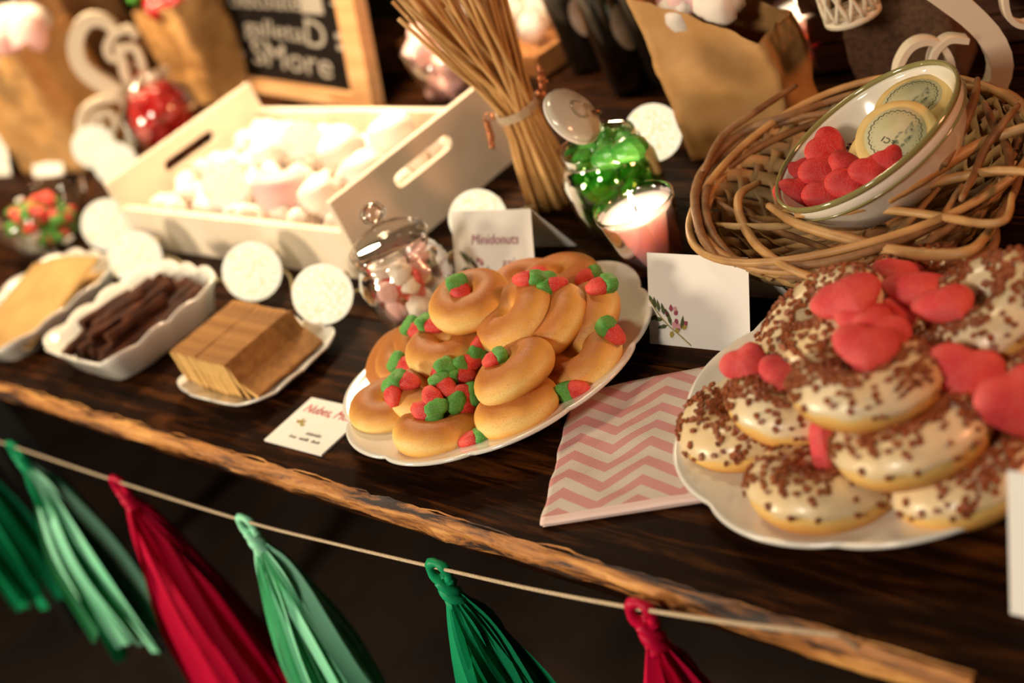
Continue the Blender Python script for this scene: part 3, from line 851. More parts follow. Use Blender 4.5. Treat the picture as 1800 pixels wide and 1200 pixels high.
for xx in (.004, TRL - .004):
    part('handle_board', slot_panel(TRW, .088, .008, (TRW / 2, .062, .032, .0075)), M_whitewood, tray, False, Matrix.Translation((xx, 0, 0)) @ Matrix.Rotation(PI / 2, 4, 'Z'))
def marsh_mesh(r, h, seed, mat, lump=.12):
    gg = G(); prof = []
    for k in range(9):
        t = PI * k / 8
        x = math.sin(t); z = math.cos(t)
        prof.append((r * (abs(x) ** .5), h / 2 * (1 if z > 0 else -1) * abs(z) ** .6))
    gg.lathe(prof, 12); gg.displace(r * lump, 1.3 / r, seed); return gg.mesh('marshmallow', mat)
mm = [marsh_mesh(.0115, .021, i * 3.1, [M_marsh, M_marsh, M_marshpink, M_marsh][i], .3) for i in range(4)]
big = [marsh_mesh(.026, .036, 20 + i * 3, [M_marsh, M_marshpink][i], .15) for i in range(2)]
rnd = random.Random(11)
def rand_rot(): return Matrix.Rotation(rnd.uniform(0, 2 * PI), 4, 'Z') @ Matrix.Rotation(rnd.uniform(0, PI), 4, 'X') @ Matrix.Rotation(rnd.uniform(0, PI), 4, 'Y')
cnt = 0
for lay, z in enumerate((.0200, .0400)):
    nx_, ny_ = (17, 8)
    for i in range(nx_):
        for j in range(ny_):
            if lay == 1 and rnd.random() < .40: continue
            x = .022 + (TRL - .044) * (i + .5 + rnd.uniform(-.25, .25)) / nx_; y = .020 + (TRW - .040) * (j + .5 + rnd.uniform(-.25, .25)) / ny_
            solo('marshmallow', mm[rnd.choice([0, 0, 0, 1, 1, 1, 3, 3, 3, 2])], None, 'small cream marshmallow lying among many in the white wooden tray', 'marshmallow', Ttray @ Matrix.Translation((x, y, z + rnd.uniform(0, .003))) @ rand_rot(), 'small marshmallows in the wooden tray'); cnt += 1
for px, py, kk, lb, s in [(495, 335, 1, 'large pinkish marshmallow left of centre near the front of the tray', 1.15), (600, 262, 0, 'large white marshmallow in the middle of the tray', 1.0), (560, 340, 0, 'large white marshmallow near the front board of the tray, right of the pinkish one', .8), (690, 235, 0, 'large white marshmallow towards the back right of the tray', 1.0), (470, 265, 0, 'large white marshmallow behind the pinkish one in the tray', .8), (640, 300, 0, 'large white marshmallow by the right handle board of the tray', .9)]:
    solo('large_marshmallow', big[kk], None, lb, 'marshmallow', Matrix.Translation(at(px, py, .058)) @ Matrix.Rotation(rnd.uniform(-.4, .4), 4, 'X') @ Matrix.Scale(s, 4), 'large marshmallows in the wooden tray')

# ------------------------------------------------------------------ light balls
gb = G(); gb.ball((0, 0, 0), 1.0, 28, 18); ball_me = gb.mesh('thread_ball', M_ball)
gs = G(); gs.lathe([(0, -.22), (.16, -.22), (.18, 0), (.16, .22), (0, .22)], 10); sock_me = gs.mesh('socket', M_cable)
def ball(px, py, R, z, label, first=[]):
    p = at(px, py, z)
    t = thing('ball_light', label, 'light', Matrix.Translation(p), 'glowing thread ball lights of the light chain')
    R *= .93
    link('thread_shell', ball_me, t, Matrix.Rotation(rnd.uniform(0, 6), 4, 'Z') @ Matrix.Scale(R, 4))
    link('socket', sock_me, t, Matrix.Translation((0, R * .98, 0)) @ Matrix.Rotation(PI / 2, 4, 'X') @ Matrix.Scale(R * .8, 4))
    return p
bp = []
for a in [(165, 258, .0325, .033, 'glowing ball light farthest left behind, above another ball beside the letter sign'), (203, 288, .031, .0315, 'glowing ball light just below right of the farthest one, by the tray corner'),
          (190, 395, .0335, .034, 'glowing ball light at the left front corner of the white tray'), (238, 452, .031, .0315, 'glowing ball light behind the dish of chocolate sticks'),
          (443, 477, .0315, .032, 'glowing ball light in front of the tray, left of the brightest front one'), (567, 517, .0300, .0305, 'glowing ball light nearest the biscuits and the lidded sweet jar'),
          (840, 384, .0290, .0295, 'glowing ball light half hidden behind the lettered folded card'), (1148, 233, .0285, .029, 'glowing ball light between the green sweet jar and the paper bag')]:
    bp.append(ball(*a))
ball(395, 325, .027, .066, 'glowing ball light lying on the marshmallows at the left end of the tray')
ball(530, 245, .023, .060, 'yellow-edged ball light lying deep on the marshmallows in the tray')
cable_pts = []
for i, p in enumerate(bp):
    cable_pts.append(V((p.x, p.y + .030, .012)))
    if i < len(bp) - 1:
        q = bp[i + 1]; m_ = (p + q) / 2; dy = {2: -.03, 4: .0, 5: .02, 6: .02}.get(i, .01)
        cable_pts.append(V((m_.x, (min(p.y, q.y) + .012 if i == 3 else m_.y + dy), .0025)))
cable_pts[-1] = V((bp[-1].x, bp[-1].y + .03, .012))
gg = G(); gg.tube(smooth_path(cable_pts, 120), .0014, 6)
solo('light_chain_cable', gg, M_cable, 'thin clear cable joining the glowing ball lights along the table', 'cable')

# ------------------------------------------------------------------ blackboard
bl, br = at(408, 152, 0), at(668, 196, 0)
dxb = br - bl; Wb = dxb.length
t = thing('blackboard', 'black chalkboard in a pale pine frame leaning behind the white tray', 'chalkboard', yaw((bl.x, bl.y, .001), math.atan2(dxb.y, dxb.x)) @ Matrix.Rotation(-.30, 4, 'X'))
Hb = .33
gg = G(); gg.box((Wb / 2, .004, Hb / 2), (Wb - .02, .004, Hb - .02)); part('writing_surface', gg, M_chalkb, t, False)
for nm, c, d in [('frame_rail', (Wb / 2, 0, .009), (Wb, .016, .018)), ('frame_rail', (Wb / 2, 0, Hb - .009), (Wb, .016, .018)), ('frame_stile', (Wb * .035, 0, Hb / 2), (Wb * .07, .017, Hb - .0365)), ('frame_stile', (Wb * .945, 0, Hb / 2), (Wb * .11, .017, Hb - .0365))]:
    gg = G(); gg.box(c, d); part(nm, gg, M_frame, t, False)
FT = Matrix.Rotation(PI / 2, 4, 'X')
def chalk(body, size, x, z, wd, rot=0):
    me = text_mesh(body, size, M_chalk, .1, .0003); xs = [v.co.x for v in me.vertices]; k = wd * Wb / (max(xs) - min(xs))
    link('chalk_lettering', me, t, Matrix.Translation((x * Wb, .0012, z)) @ FT @ Matrix.Rotation(rot, 4, 'Z') @ Matrix.Diagonal((k, 1, 1, 1)))
chalk("SMore", .048, .48, .050, .54, -.03)
gg = G(); gg.box((.13 * Wb, .0012, .050), (.06 * Wb, .0006, .005)); part('chalk_bar', gg, M_chalk, t, False)
gg = G(); gg.box((.335 * Wb, .0012, .070), (.016 * Wb, .0006, .010)); part('chalk_apostrophe', gg, M_chalk, t, False); chalk('galleta', .034, .40, .088, .42, -.02); chalk('D', .052, .68, .086, .13, -.1)
for zz in (.074, .088):
    gg = G(); gg.box((.86 * Wb, .0012, zz), (.09 * Wb, .0006, .007)); part('chalk_bar', gg, M_chalk, t, False)
chalk('chocolate', .036, .37, .128, .50); chalk('+', .040, .86, .126, .09)
gg = G(); gg.box((0, 0, 0), (.14 * Wb, .0006, .044)); part('chalk_drawing', gg, M_chalk, t, False, Matrix.Translation((.70 * Wb, .0012, .136)))

# ------------------------------------------------------------------ letter signs
def stroke(gg, pts, w0, n, depth, w1=None, steps=26):
    path = smooth_path(pts, steps); vs = []
    m = len(path)
    for i, p in enumerate(path):
        tn = (path[min(i + 1, m - 1)] - path[max(i - 1, 0)]).normalized(); s_ = tn.cross(n).normalized()
        u = i / (m - 1); wd = (w0 + ((w1 if w1 is not None else w0) - w0) * math.sin(PI * u)) / 2
        for a, b in ((-1, -1), (1, -1), (1, 1), (-1, 1)): vs.append(p + s_ * wd * a + n * depth / 2 * b)
    fs = [(i * 4 + k, i * 4 + (k + 1) % 4, (i + 1) * 4 + (k + 1) % 4, (i + 1) * 4 + k) for i in range(m - 1) for k in range(4)]
    fs += [(0, 3, 2, 1), ((m - 1) * 4, (m - 1) * 4 + 1, (m - 1) * 4 + 2, (m - 1) * 4 + 3)]
    gg.add(vs, fs)
def sign(base, scale_px, strokes, label, depth, name, nvec):
    n = V(nvec).normalized()
    def pr(x, y):
        r = ray(x, y); return CAM + r * ((base - CAM).dot(n) / r.dot(n))
    root = thing(name, label, 'sign', Matrix.Translation(base)); inv_ = Matrix.Translation(-base)
    k = 0
    for nm, pts, w0, w1 in strokes:
        P = [pr(x, y) for x, y in pts]; d = (P[0] - CAM).dot(FW)
        gg = G(); off = n * (.0011 * k); k += 1
        stroke(gg, [q + off for q in P], w0 * d / F_PX, n, depth, (w1 or w0) * d / F_PX)
        gg.v = [tuple(inv_ @ V(q)) for q in gg.v]
        part(nm, gg, M_sign, root, False)
    return root
b1 = at(225, 268, 0)
sg = sign(b1, 0, [
    ('letter_stroke', [(206, 58), (190, 40), (168, 32), (146, 42), (133, 72), (139, 108), (162, 134), (196, 155), (224, 173), (240, 196), (240, 222), (230, 245), (225, 262)], 17, 29),
    ('letter_stroke', [(232, 152), (254, 142), (276, 132), (298, 124)], 14, 20),
    ('scroll', [(240, 64), (232, 52), (214, 52), (198, 62), (188, 80), (194, 98), (208, 102)], 11, 13),
    ('scroll', [(206, 74), (214, 100), (220, 128), (230, 150)], 12, 15),
    ('scroll', [(208, 96), (222, 80), (240, 84), (250, 110), (256, 142)], 11, 13),
    ('scroll', [(205, 168), (170, 176), (146, 196), (142, 222), (156, 238), (178, 238)], 11, 13),
    ('scroll', [(170, 232), (160, 212), (174, 196), (194, 194), (204, 210), (196, 228), (178, 226), (180, 204)], 9, 10)],
    'cream letter S with scrolls standing far left behind the ball lights', .016, 'letter_sign', (.78, -.62, 0))
b2 = at(1742, 205, 0)
sign(b2, 0, [
    ('letter_stroke', [(1640, -130), (1600, -165), (1560, -140), (1556, -95), (1590, -55), (1640, -22), (1668, -2), (1702, 24), (1738, 62), (1757, 104), (1752, 142), (1734, 172), (1738, 204)], 34, 44),
    ('scroll', [(1574, 135), (1580, 108), (1598, 80), (1626, 69), (1652, 78), (1667, 102), (1670, 130)], 11, 12),
    ('scroll', [(1632, 120), (1640, 88), (1664, 66), (1698, 67)], 10, 11),
    ('letter_stroke', [(1790, -60), (1764, -20), (1763, 8), (1772, 30), (1792, 40), (1818, 34)], 9, 10)],
    'large cream letter S with scrolls standing behind the bowl at the top right', .014, 'letter_sign', (.70, -.71, 0))

# ------------------------------------------------------------------ dishes and biscuits
def dish(center, a, b, h, rz, label, expo=4.0, wave=.03, zwave=.004, name='serving_dish', lob=14):
    prof = [(0, .005), (.70, .005), (.78, .009), (.88, h * .75), (.97, h), (1.0, h + .001), (1.005, h - .0015), (.92, h * .70), (.82, .004), (.74, 0), (0, 0)]
    seg = 120; vs = []
    for i in range(seg):
        t_ = 2 * PI * i / seg; c, s_ = math.cos(t_), math.sin(t_)
        r = (abs(c) ** expo + abs(s_) ** expo) ** (-1 / expo)
        sw = abs(math.sin(lob * t_ / 2)) ** .8
        for k, z in prof:
            q = k ** 5
            vs.append((a * r * c * k * (1 + wave * q * (sw - .6)), b * r * s_ * k * (1 + wave * q * (sw - .6)), z + zwave * q * (sw - .6)))
    n = len(prof); fs = []
    for i in range(seg):
        for j in range(n - 1):
            i2 = (i + 1) % seg; fs.append((i * n + j, i2 * n + j, i2 * n + j + 1, i * n + j + 1))
    gg = G().add(vs, fs)
    return solo(name, gg, M_china, label, 'dish', yaw(center, rz))
# chocolate dish
cs = [at(62, 600, .034), at(165, 640, .034), at(398, 505, .034), at(292, 455, .034)]
cc = sum(cs, V()) / 4; cc.z = .0005
a_ = ((cs[1] - cs[0]).length + (cs[2] - cs[3]).length) / 4; b_ = ((cs[3] - cs[0]).length + (cs[2] - cs[1]).length) / 4
rz = math.atan2((cs[1] - cs[0]).y, (cs[1] - cs[0]).x) * .5
DC = cc.copy()
dish(cc, a_ * 1.06, b_ * 1.04, .036, rz, 'white fluted rectangular china dish holding dark chocolate sticks', 5, .03, .005)
def bar(L, W, H, seed, mat, name):
    gg = G(); n = 8
    def P(i, j):
        u = -L / 2 + L * i / n; a = 2 * PI * j / 6
        return V((u, math.cos(a) * W / 2, math.sin(a) * H / 2))
    gg.grid(P, n, 6); gg.add([P(0, j) for j in range(6)], [tuple(range(6))]); gg.add([P(n, j) for j in range(6)], [tuple(range(6))[::-1]])
    gg.displace(W * .14, 60, seed); return gg.mesh(name, mat)
cb = [bar(.060 + .006 * i, .013, .012, i * 2.2, M_choc, 'chocolate_stick') for i in range(3)]
rnd = random.Random(5)
kx = 0
for lay in range(3):
    n = [7, 8, 6][lay]
    for i in range(n):
        x = (i - (n - 1) / 2) * .0150 + rnd.uniform(-.003, .003); y = rnd.uniform(-.02, .02)
        for yy in ((-.036, .036) if lay < 2 else (rnd.uniform(-.03, .03),)):
            M = Matrix.Translation(DC) @ Matrix.Rotation(rz, 4, 'Z') @ Matrix.Translation((x * .95, yy * .8 + y * .2, .0125 + .0125 * lay)) @ Matrix.Rotation(PI / 2 + rnd.uniform(-.25, .25) * (1 if lay else .3), 4, 'Z') @ Matrix.Rotation(rnd.uniform(-.06, .06), 4, 'Y') @ Matrix.Rotation(rnd.uniform(0, 3), 4, 'X')
            solo('chocolate_stick', cb[kx % 3], None, 'dark brown chocolate stick lying in the white rectangular dish', 'chocolate', M, 'chocolate sticks in the rectangular dish'); kx += 1
# biscuit plate
ks = [at(287, 684, .012), at(450, 722, .012), at(604, 588, .012), at(470, 545, .012)]
kc = sum(ks, V()) / 4; kc.z = .0005
ka = ((ks[1] - ks[0]).length + (ks[2] - ks[3]).length) / 4; kb = ((ks[3] - ks[0]).length + (ks[2] - ks[1]).length) / 4
dish(kc, ka * 1.02, kb * 1.02, .0135, 0, 'small white square plate with wavy rim holding two packs of upright biscuits', 3.6, .055, .004, 'biscuit_plate', 12)
def biscuit(th):
    gg = G(); nx, nz = 10, 5; W, H = .080, .040
    gg.box((0, 0, H / 2), (th, W, H)); 
    return gg
bm_s = []
for k_ in range(2):
    gg = G(); th = .0052; W, H = .080, .040
    def P(i, j, sgn): return V((sgn * th / 2, -W / 2 + W * i / 12, H * j / 6))
    gg.grid(lambda i, j: P(i, j, 1), 12, 6); gg.grid(lambda i, j: P(i, j, -1), 12, 6)
    o_ = 13 * 7
    for i in range(12):
        for j in (0, 6):
            a = i * 7 + j; b2_ = (i + 1) * 7 + j; gg.f.append((a, b2_, b2_ + o_, a + o_))
    for j in range(6):
        for i in (0, 12):
            a = i * 7 + j; b2_ = i * 7 + j + 1; gg.f.append((a, b2_, b2_ + o_, a + o_))
    gg.displace(.0007, 160, k_ * 5)
    me = gg.mesh('biscuit', M_crack, False); me.materials.append(M_crackside)
    me.calc_loop_triangles()
    for p in me.polygons:
        if abs(p.normal.y) > .7: p.material_index = 1
    bm_s.append(me)
ORD = 'first second third fourth fifth sixth seventh eighth ninth tenth eleventh twelfth thirteenth fourteenth fifteenth sixteenth seventeenth'.split()
q0 = at(345, 662, .008); q1 = at(458, 690, .008)
for i in range(17):
    u = i / 16; gap = .002 if i >= 8 else 0
    x = q0.x + .006 + i * .00545 + gap; y = kc.y - .001 + (-.0015 if i < 8 else -.004) + rnd.uniform(-.0008, .0008)
    solo('biscuit', bm_s[i % 2], None, '%s biscuit from the left in the upright row on the small plate' % ORD[i], 'biscuit', Matrix.Translation((x, y, .0058)) @ Matrix.Rotation(.0 if i < 8 else .03, 4, 'Z'), 'biscuits standing on edge on the small plate')
xe = q0.x + .006 + 17 * .00545
solo('biscuit', bm_s[0], None, 'biscuit leaning against the right end of the upright row', 'biscuit', Matrix.Translation((xe + .010, kc.y - .004, .0062)) @ Matrix.Rotation(-.30, 4, 'Y'))
solo('biscuit', bm_s[1], None, 'outermost biscuit sloping low against the right rim of the small plate', 'biscuit', Matrix.Translation((xe + .024, kc.y - .003, .0125)) @ Matrix.Rotation(-1.05, 4, 'Y'))
# left dish with pale sheets
lc = at(20, 565, .02); lc = V((-.705, -.085, .0005))
dish(lc, .088, .092, .030, 0, 'white fluted dish at the left picture edge holding pale tan wafer sheets', 4, .03, .005)
M_wafer = plain('tan_wafer', (.42, .24, .07), .7, (.50, .31, .10), 25, .3)
for i in (0, 1, 2, 5):
    gg = G(); gg.grid(lambda a, b: V(((a / 10 - .5) * .125, (b / 10 - .5) * .135, .004 * math.sin(a * .5 + i) * (b / 10))), 10, 10)
    m_ = len(gg.v); top = list(gg.v); tf = list(gg.f)
    gg.add([(x, y, z - .003) for x, y, z in top], [f[::-1] for f in tf])
    for a in range(10):
        for (p, q) in ((a, a + 1), (110 + a, 111 + a), (a * 11, a * 11 + 11), (a * 11 + 10, a * 11 + 21)): gg.f.append((p, q, q + m_, p + m_))
    solo('wafer_sheet', gg, M_wafer, ['wafer sheet at the bottom of the left dish', 'second wafer sheet from the bottom in the left dish', 'wafer sheet just below the topmost in the left dish', 'wafer sheet third from the top in the left dish', 'wafer sheet just below the topmost in the left dish', 'topmost pale tan wafer sheet in the left dish, slightly curved'][i], 'wafer',
         Matrix.Translation((lc.x + .003 * i - .006, lc.y - .002 * i + .004, .010 + .0042 * i)) @ Matrix.Rotation(.07 * i - .15, 4, 'Z') @ Matrix.Rotation(.04 * i, 4, 'X'), 'tan wafer sheets in the left dish')

# ------------------------------------------------------------------ glass sweet bowl, far left
GB = V(at(105, 425, 0)); GB.z = .0005
gg = G(); gg.lathe([(0, .003), (.032, .003), (.045, .016), (.060, .045), (.066, .062), (.068, .062), (.063, .045), (.048, .014), (.034, 0), (0, 0)], 40)
gbowl = solo('glass_bowl', gg, M_glass, 'clear glass bowl of strawberry sweets far left in front of the ball lights', 'bowl', Matrix.Translation(GB))
rnd = random.Random(3)
for i in range(56):
    lay = i // 14; r = [.022, .034, .042, .034][lay] * math.sqrt(rnd.random()); a = rnd.uniform(0, 2 * PI); z = .012 + .0145 * lay + rnd.uniform(0, .004)
    tt = thing('strawberry_sweet', 'red and green strawberry sweet in the clear glass bowl far left', 'sweet', Matrix.Translation(GB + V((r * math.cos(a), r * math.sin(a), z))) @ rand_rot(), 'strawberry sweets in the glass bowl')
    link('berry_body', BM, tt); link('leaf_cap', CM, tt)
tg = at(78, 432, .0)
gg = G(); gg.box((0, 0, .016), (.034, .0006, .032)); solo('paper_tag', gg, M_card, 'small white paper tag propped against the glass sweet bowl', 'tag', yaw((tg.x, tg.y - .012, .001), .3) @ Matrix.Rotation(-.35, 4, 'X'), smooth=False)

# ------------------------------------------------------------------ jars
def jar_body(prof, M_, label, cat='jar', name='sweet_jar'):
    t_ = thing(name, label, cat, M_)
    return t_
# ribbed lidded jar in front
J = at(752, 562, 0); J = V((J.x, J.y, .0005))
jt = thing('lidded_jar', 'ribbed clear glass jar with knobbed lid holding pink and white sweets', 'jar', Matrix.Translation(J))
rib = lambda a, r, z, j: (r * (1 + (.02 * math.cos(20 * a) if .02 < z < .055 else 0)), z)
gg = G(); gg.lathe([(0, .003), (.026, .003), (.031, .010), (.037, .035), (.038, .052), (.034, .064), (.030, .068), (.032, .074), (.034, .074), (.032, .068), (.036, .063), (.040, .052), (.039, .035), (.033, .006), (.028, 0), (0, 0)], 60, rib)
part('glass_body', gg, M_glass, jt)
gg = G(); gg.lathe([(0, .077), (.033, .077), (.0365, .080), (.0355, .084), (.027, .090), (.016, .096), (.009, .098), (.006, .101), (.010, .105), (.0125, .111), (.010, .117), (.004, .120), (0, .1205)], 40)
lid = part('lid', gg, M_glass, jt)
gg = G(); gg.ball((0, 0, .111), .0085, 14, 10); part('knob_core', gg, M_glass_pink, lid)
rnd = random.Random(9)
for i in range(30):
    lay = i // 6; r = .023 * math.sqrt(rnd.random()); a = rnd.uniform(0, 2 * PI)
    mt = rnd.random()
    M = Matrix.Translation(J + V((r * math.cos(a), r * math.sin(a), .011 + .0115 * lay))) @ rand_rot()
    if mt < .5: solo('jar_sweet', mm[rnd.choice([0, 2])], None, 'pink or white soft sweet inside the ribbed lidded jar', 'sweet', M @ Matrix.Scale(.85, 4), 'soft sweets in the ribbed lidded jar')
    else: solo('heart_sweet', HM, None, 'red heart sweet inside the ribbed lidded jar', 'sweet', M @ Matrix.Scale(.62, 4), 'red hearts in the ribbed lidded jar')
# green clip jar
J = at(1108, 386, 0); J = V((J.x, J.y, .0005))
jt = thing('clip_jar', 'open glass clip-top jar full of green wrapped sweets', 'jar', Matrix.Translation(J))
gg = G(); gg.lathe([(0, .004), (.030, .004), (.037, .010), (.040, .030), (.040, .055), (.035, .066), (.030, .071), (.0305, .080), (.0335, .081), (.034, .078), (.0325, .071), (.037, .066), (.0425, .055), (.0425, .030), (.039, .006), (.032, 0), (0, 0)], 48)
part('glass_body', gg, M_glass_green, jt)
gg = G(); gg.lathe([(.0345, .070), (.0358, .0708), (.0345, .0716)], 40, closed=True); part('wire_ring', gg, M_wire, jt)
lp = at(1012, 197, .118)
Ml = Matrix.Translation(-J) @ disc_frame(1013, 197, .118, -42, .58) @ Matrix.Scale(.80, 4)
gg = G(); gg.lathe([(0, .006), (.013, .006), (.020, .002), (.029, .0), (.0335, -.003), (.0335, -.008), (.030, -.010), (.020, -.009), (0, -.009)], 40)
lid = part('glass_lid', gg, plain('frosted_lid', (.50, .46, .38), .12, coat=.8), jt, True, Ml)
gg = G(); gg.lathe([(.030, -.0115), (.034, -.0105), (.0345, -.0085), (.0335, -.0075), (.0295, -.010)], 40, closed=True); part('rim_seal', gg, M_card, lid)
gg = G(); gg.lathe([(.0125, .0062), (.0105, .0085), (.0085, .0062)], 24, closed=True); part('boss_ring', gg, M_glass, lid)
la = V(Ml.translation); 
for s_ in (-1, 1):
    gg = G(); gg.tube(smooth_path([V((-.010, .034 * .9 * s_ * .5, .0708)), V((-.035, .016 * s_, .078)), la + V((.005, .020 * s_, -.012)), la + V((-.005, .006 * s_, -.006))], 20), .0011, 6); part('wire_bail', gg, M_copper, jt)
gsw = [G(), G()]
for k_, q in enumerate(gsw):
    q.ball((0, 0, 0), (.011, .0085, .0075), 12, 8); q.displace(.0016, 120, k_ * 7)
gsm = [q.mesh('green_sweet', M_candygreen, False) for q in gsw]
rnd = random.Random(21)
for i in range(42):
    lay = i // 7; r = .026 * math.sqrt((i % 7 + .3) / 7); a = i * 2.4 + lay
    solo('green_sweet', gsm[i % 2], None, 'shiny green wrapped sweet in the open clip-top jar', 'sweet', Matrix.Translation(J + V((r * math.cos(a), r * math.sin(a), .013 + .0118 * lay))) @ rand_rot() @ Matrix.Scale(1.05, 4), 'green sweets in the clip-top jar')
for px, py, z, lb in [(1070, 275, .082, 'shiny green sweet on top at the left of the open jar'), (1105, 262, .088, 'tall shiny green sweet sticking out of the open jar')]:
    solo('green_sweet', gsm[0], None, lb, 'sweet', Matrix.Translation(at(px, py, z)) @ Matrix.Rotation(.6, 4, 'Z') @ Matrix.Scale(1.5, 4), 'green sweets in the clip-top jar')
# red jar far left
J = at(312, 252, 0); J = V((J.x, J.y, .0005))
jt = thing('round_jar', 'round glass jar of red sweets beside the far left letter sign', 'jar', Matrix.Translation(J))
gg = G(); gg.lathe([(0, .003), (.028, .003), (.042, .015), (.052, .042), (.048, .070), (.034, .084), (.032, .092), (.034, .092), (.036, .084), (.050, .070), (.054, .042), (.044, .012), (.030, 0), (0, 0)], 40)
part('glass_body', gg, M_glass, jt)
gg = G(); gg.lathe([(0, .094), (.036, .094), (.034, .099), (.012, .104), (.006, .110), (.010, .116), (.006, .122), (0, .123)], 30); part('lid', gg, M_glass, jt)
cr = G(); cr.ball((0, 0, 0), .0125, 10, 7); cr.displace(.002, 90, 3); crm = cr.mesh('red_sweet', M_candyred)
for i in range(60):
    lay = i // 12; r = [.026, .038, .040, .036, .026][lay] * math.sqrt((i % 12 + .5) / 12); a = i * 2.4
    solo('red_sweet', crm, None, 'glossy red sweet in the round jar beside the letter sign', 'sweet', Matrix.Translation(J + V((r * math.cos(a), r * math.sin(a), .016 + .0145 * lay))), 'red sweets in the round glass jar')

# ------------------------------------------------------------------ candles
M_wax = plain('pink_wax', (.95, .66, .68), .5, sss=1.0, ssr=(.04, .026, .024))
M_pool = plain('molten_wax', (.95, .85, .78), .08, sss=.6, ssr=(.02, .012, .010))
M_flame = emit('flame', (1, .78, .42), 22)
def candle(p, label, s=1.0, power=.22):
    t_ = thing('candle_glass', label, 'candle', Matrix.Translation(p) @ Matrix.Diagonal((s, s, s * .80, 1)))
    gg = G(); gg.lathe([(0, .004), (.0215, .004), (.0225, .008), (.0310, .070), (.0318, .078), (.0334, .078), (.0330, .070), (.0245, .003), (.0225, 0), (0, 0)], 48); part('glass_cup', gg, M_glass_pink, t_)
    gg = G(); gg.lathe([(0, .0050), (.0205, .0050), (.0222, .012), (.0290, .066), (.0294, .0685), (.0275, .0678), (0, .0676)], 40); wx = part('wax', gg, M_wax, t_)
    gg = G(); gg.tube([(0, 0, .067), (.0003, 0, .072), (.0012, 0, .0765)], .0008, 6); part('wick', gg, M_blackiron, wx)
    gg = G(); gg.lathe([(0, .074), (.0022, .0765), (.0028, .0800), (.0020, .0850), (.0008, .0900), (0, .0930)], 12); part('flame', gg, M_flame, t_)
    l = bpy.data.lights.new('candle_flame_light', 'POINT'); l.energy = power; l.color = (1, .72, .45); l.shadow_soft_size = .004
    o = bpy.data.objects.new('candle_flame_light', l); COL.objects.link(o); o.parent = t_; o.location = (0, 0, .084)
    return t_
c = at(1160, 470, 0)
candle(V((c.x, c.y, .0005)), 'lit pink candle in a clear glass cup between the two folded cards')
c = at(1440, 112, 0)
candle(V((c.x, c.y, .0005)), 'blurred lit pink candle glass behind the brown paper bag at the top', 1.05)

# ------------------------------------------------------------------ straw bundle
SB = at(975, 350, 0); SB = V((SB.x, SB.y, 0))
t = thing('straw_bundle', 'bundle of dry straw stalks tied with twine and copper beads, standing upright', 'straw bundle', Matrix.Translation((SB.x, SB.y, .001)))
rnd = random.Random(4)
zt = .108; axx = at(908, 190, zt) - V((SB.x, SB.y, 0)); axx.z = 0
rgt = (RT - V((0, 0, RT.z))).normalized()
for i in range(110):
    a = rnd.uniform(0, 2 * PI); r = math.sqrt(rnd.random())
    o = V((math.cos(a), math.sin(a), 0))
    b0 = o * r * .027; m0 = axx + o * r * .0165 + V((0, 0, zt))
    a2 = a + rnd.gauss(0, .7); tp = axx * 1.2 + V((math.cos(a2), math.sin(a2), 0)) * r * .052 + V((0, 0, .235 + rnd.uniform(-.01, .03))) - rgt * .012
    gg = G(); gg.tube(smooth_path([b0, b0.lerp(m0, .5) * 1.0, m0, m0.lerp(tp, .5), tp], 8), rnd.uniform(.0013, .0024), 5); part('stalk', gg, M_straw, t)
for k_ in range(3):
    pts = [axx * (.97 + .03 * k_) + V((math.cos(a) * .0192, math.sin(a) * .0192, zt - .004 + k_ * .003 + .002 * math.sin(a))) for a in [2 * PI * i / 24 for i in range(25)]]
    gg = G(); gg.tube(pts, .0014, 6); part('twine_wrap', gg, M_twine, t)
for sx, dz in ((-1, -1), (1, 1)):
    base_ = axx + V((0, 0, zt)) + rgt * sx * .021
    gg = G(); gg.tube(smooth_path([base_, base_ + rgt * sx * .008 + V((0, 0, .004)), base_ + rgt * sx * .014 + V((0, 0, dz * .020)), base_ + rgt * sx * .012 + V((0, 0, dz * .030))], 10), .0008, 5); w_ = part('copper_wire', gg, M_copper, t)
    for k_ in range(7):
        gg = G(); gg.ball(base_ + rgt * sx * (.004 + .0016 * k_) + V((rnd.uniform(-.003, .003), rnd.uniform(-.003, .003), dz * .004 * k_)), .0032, 8, 6); part('copper_bead', gg, M_copper, w_)

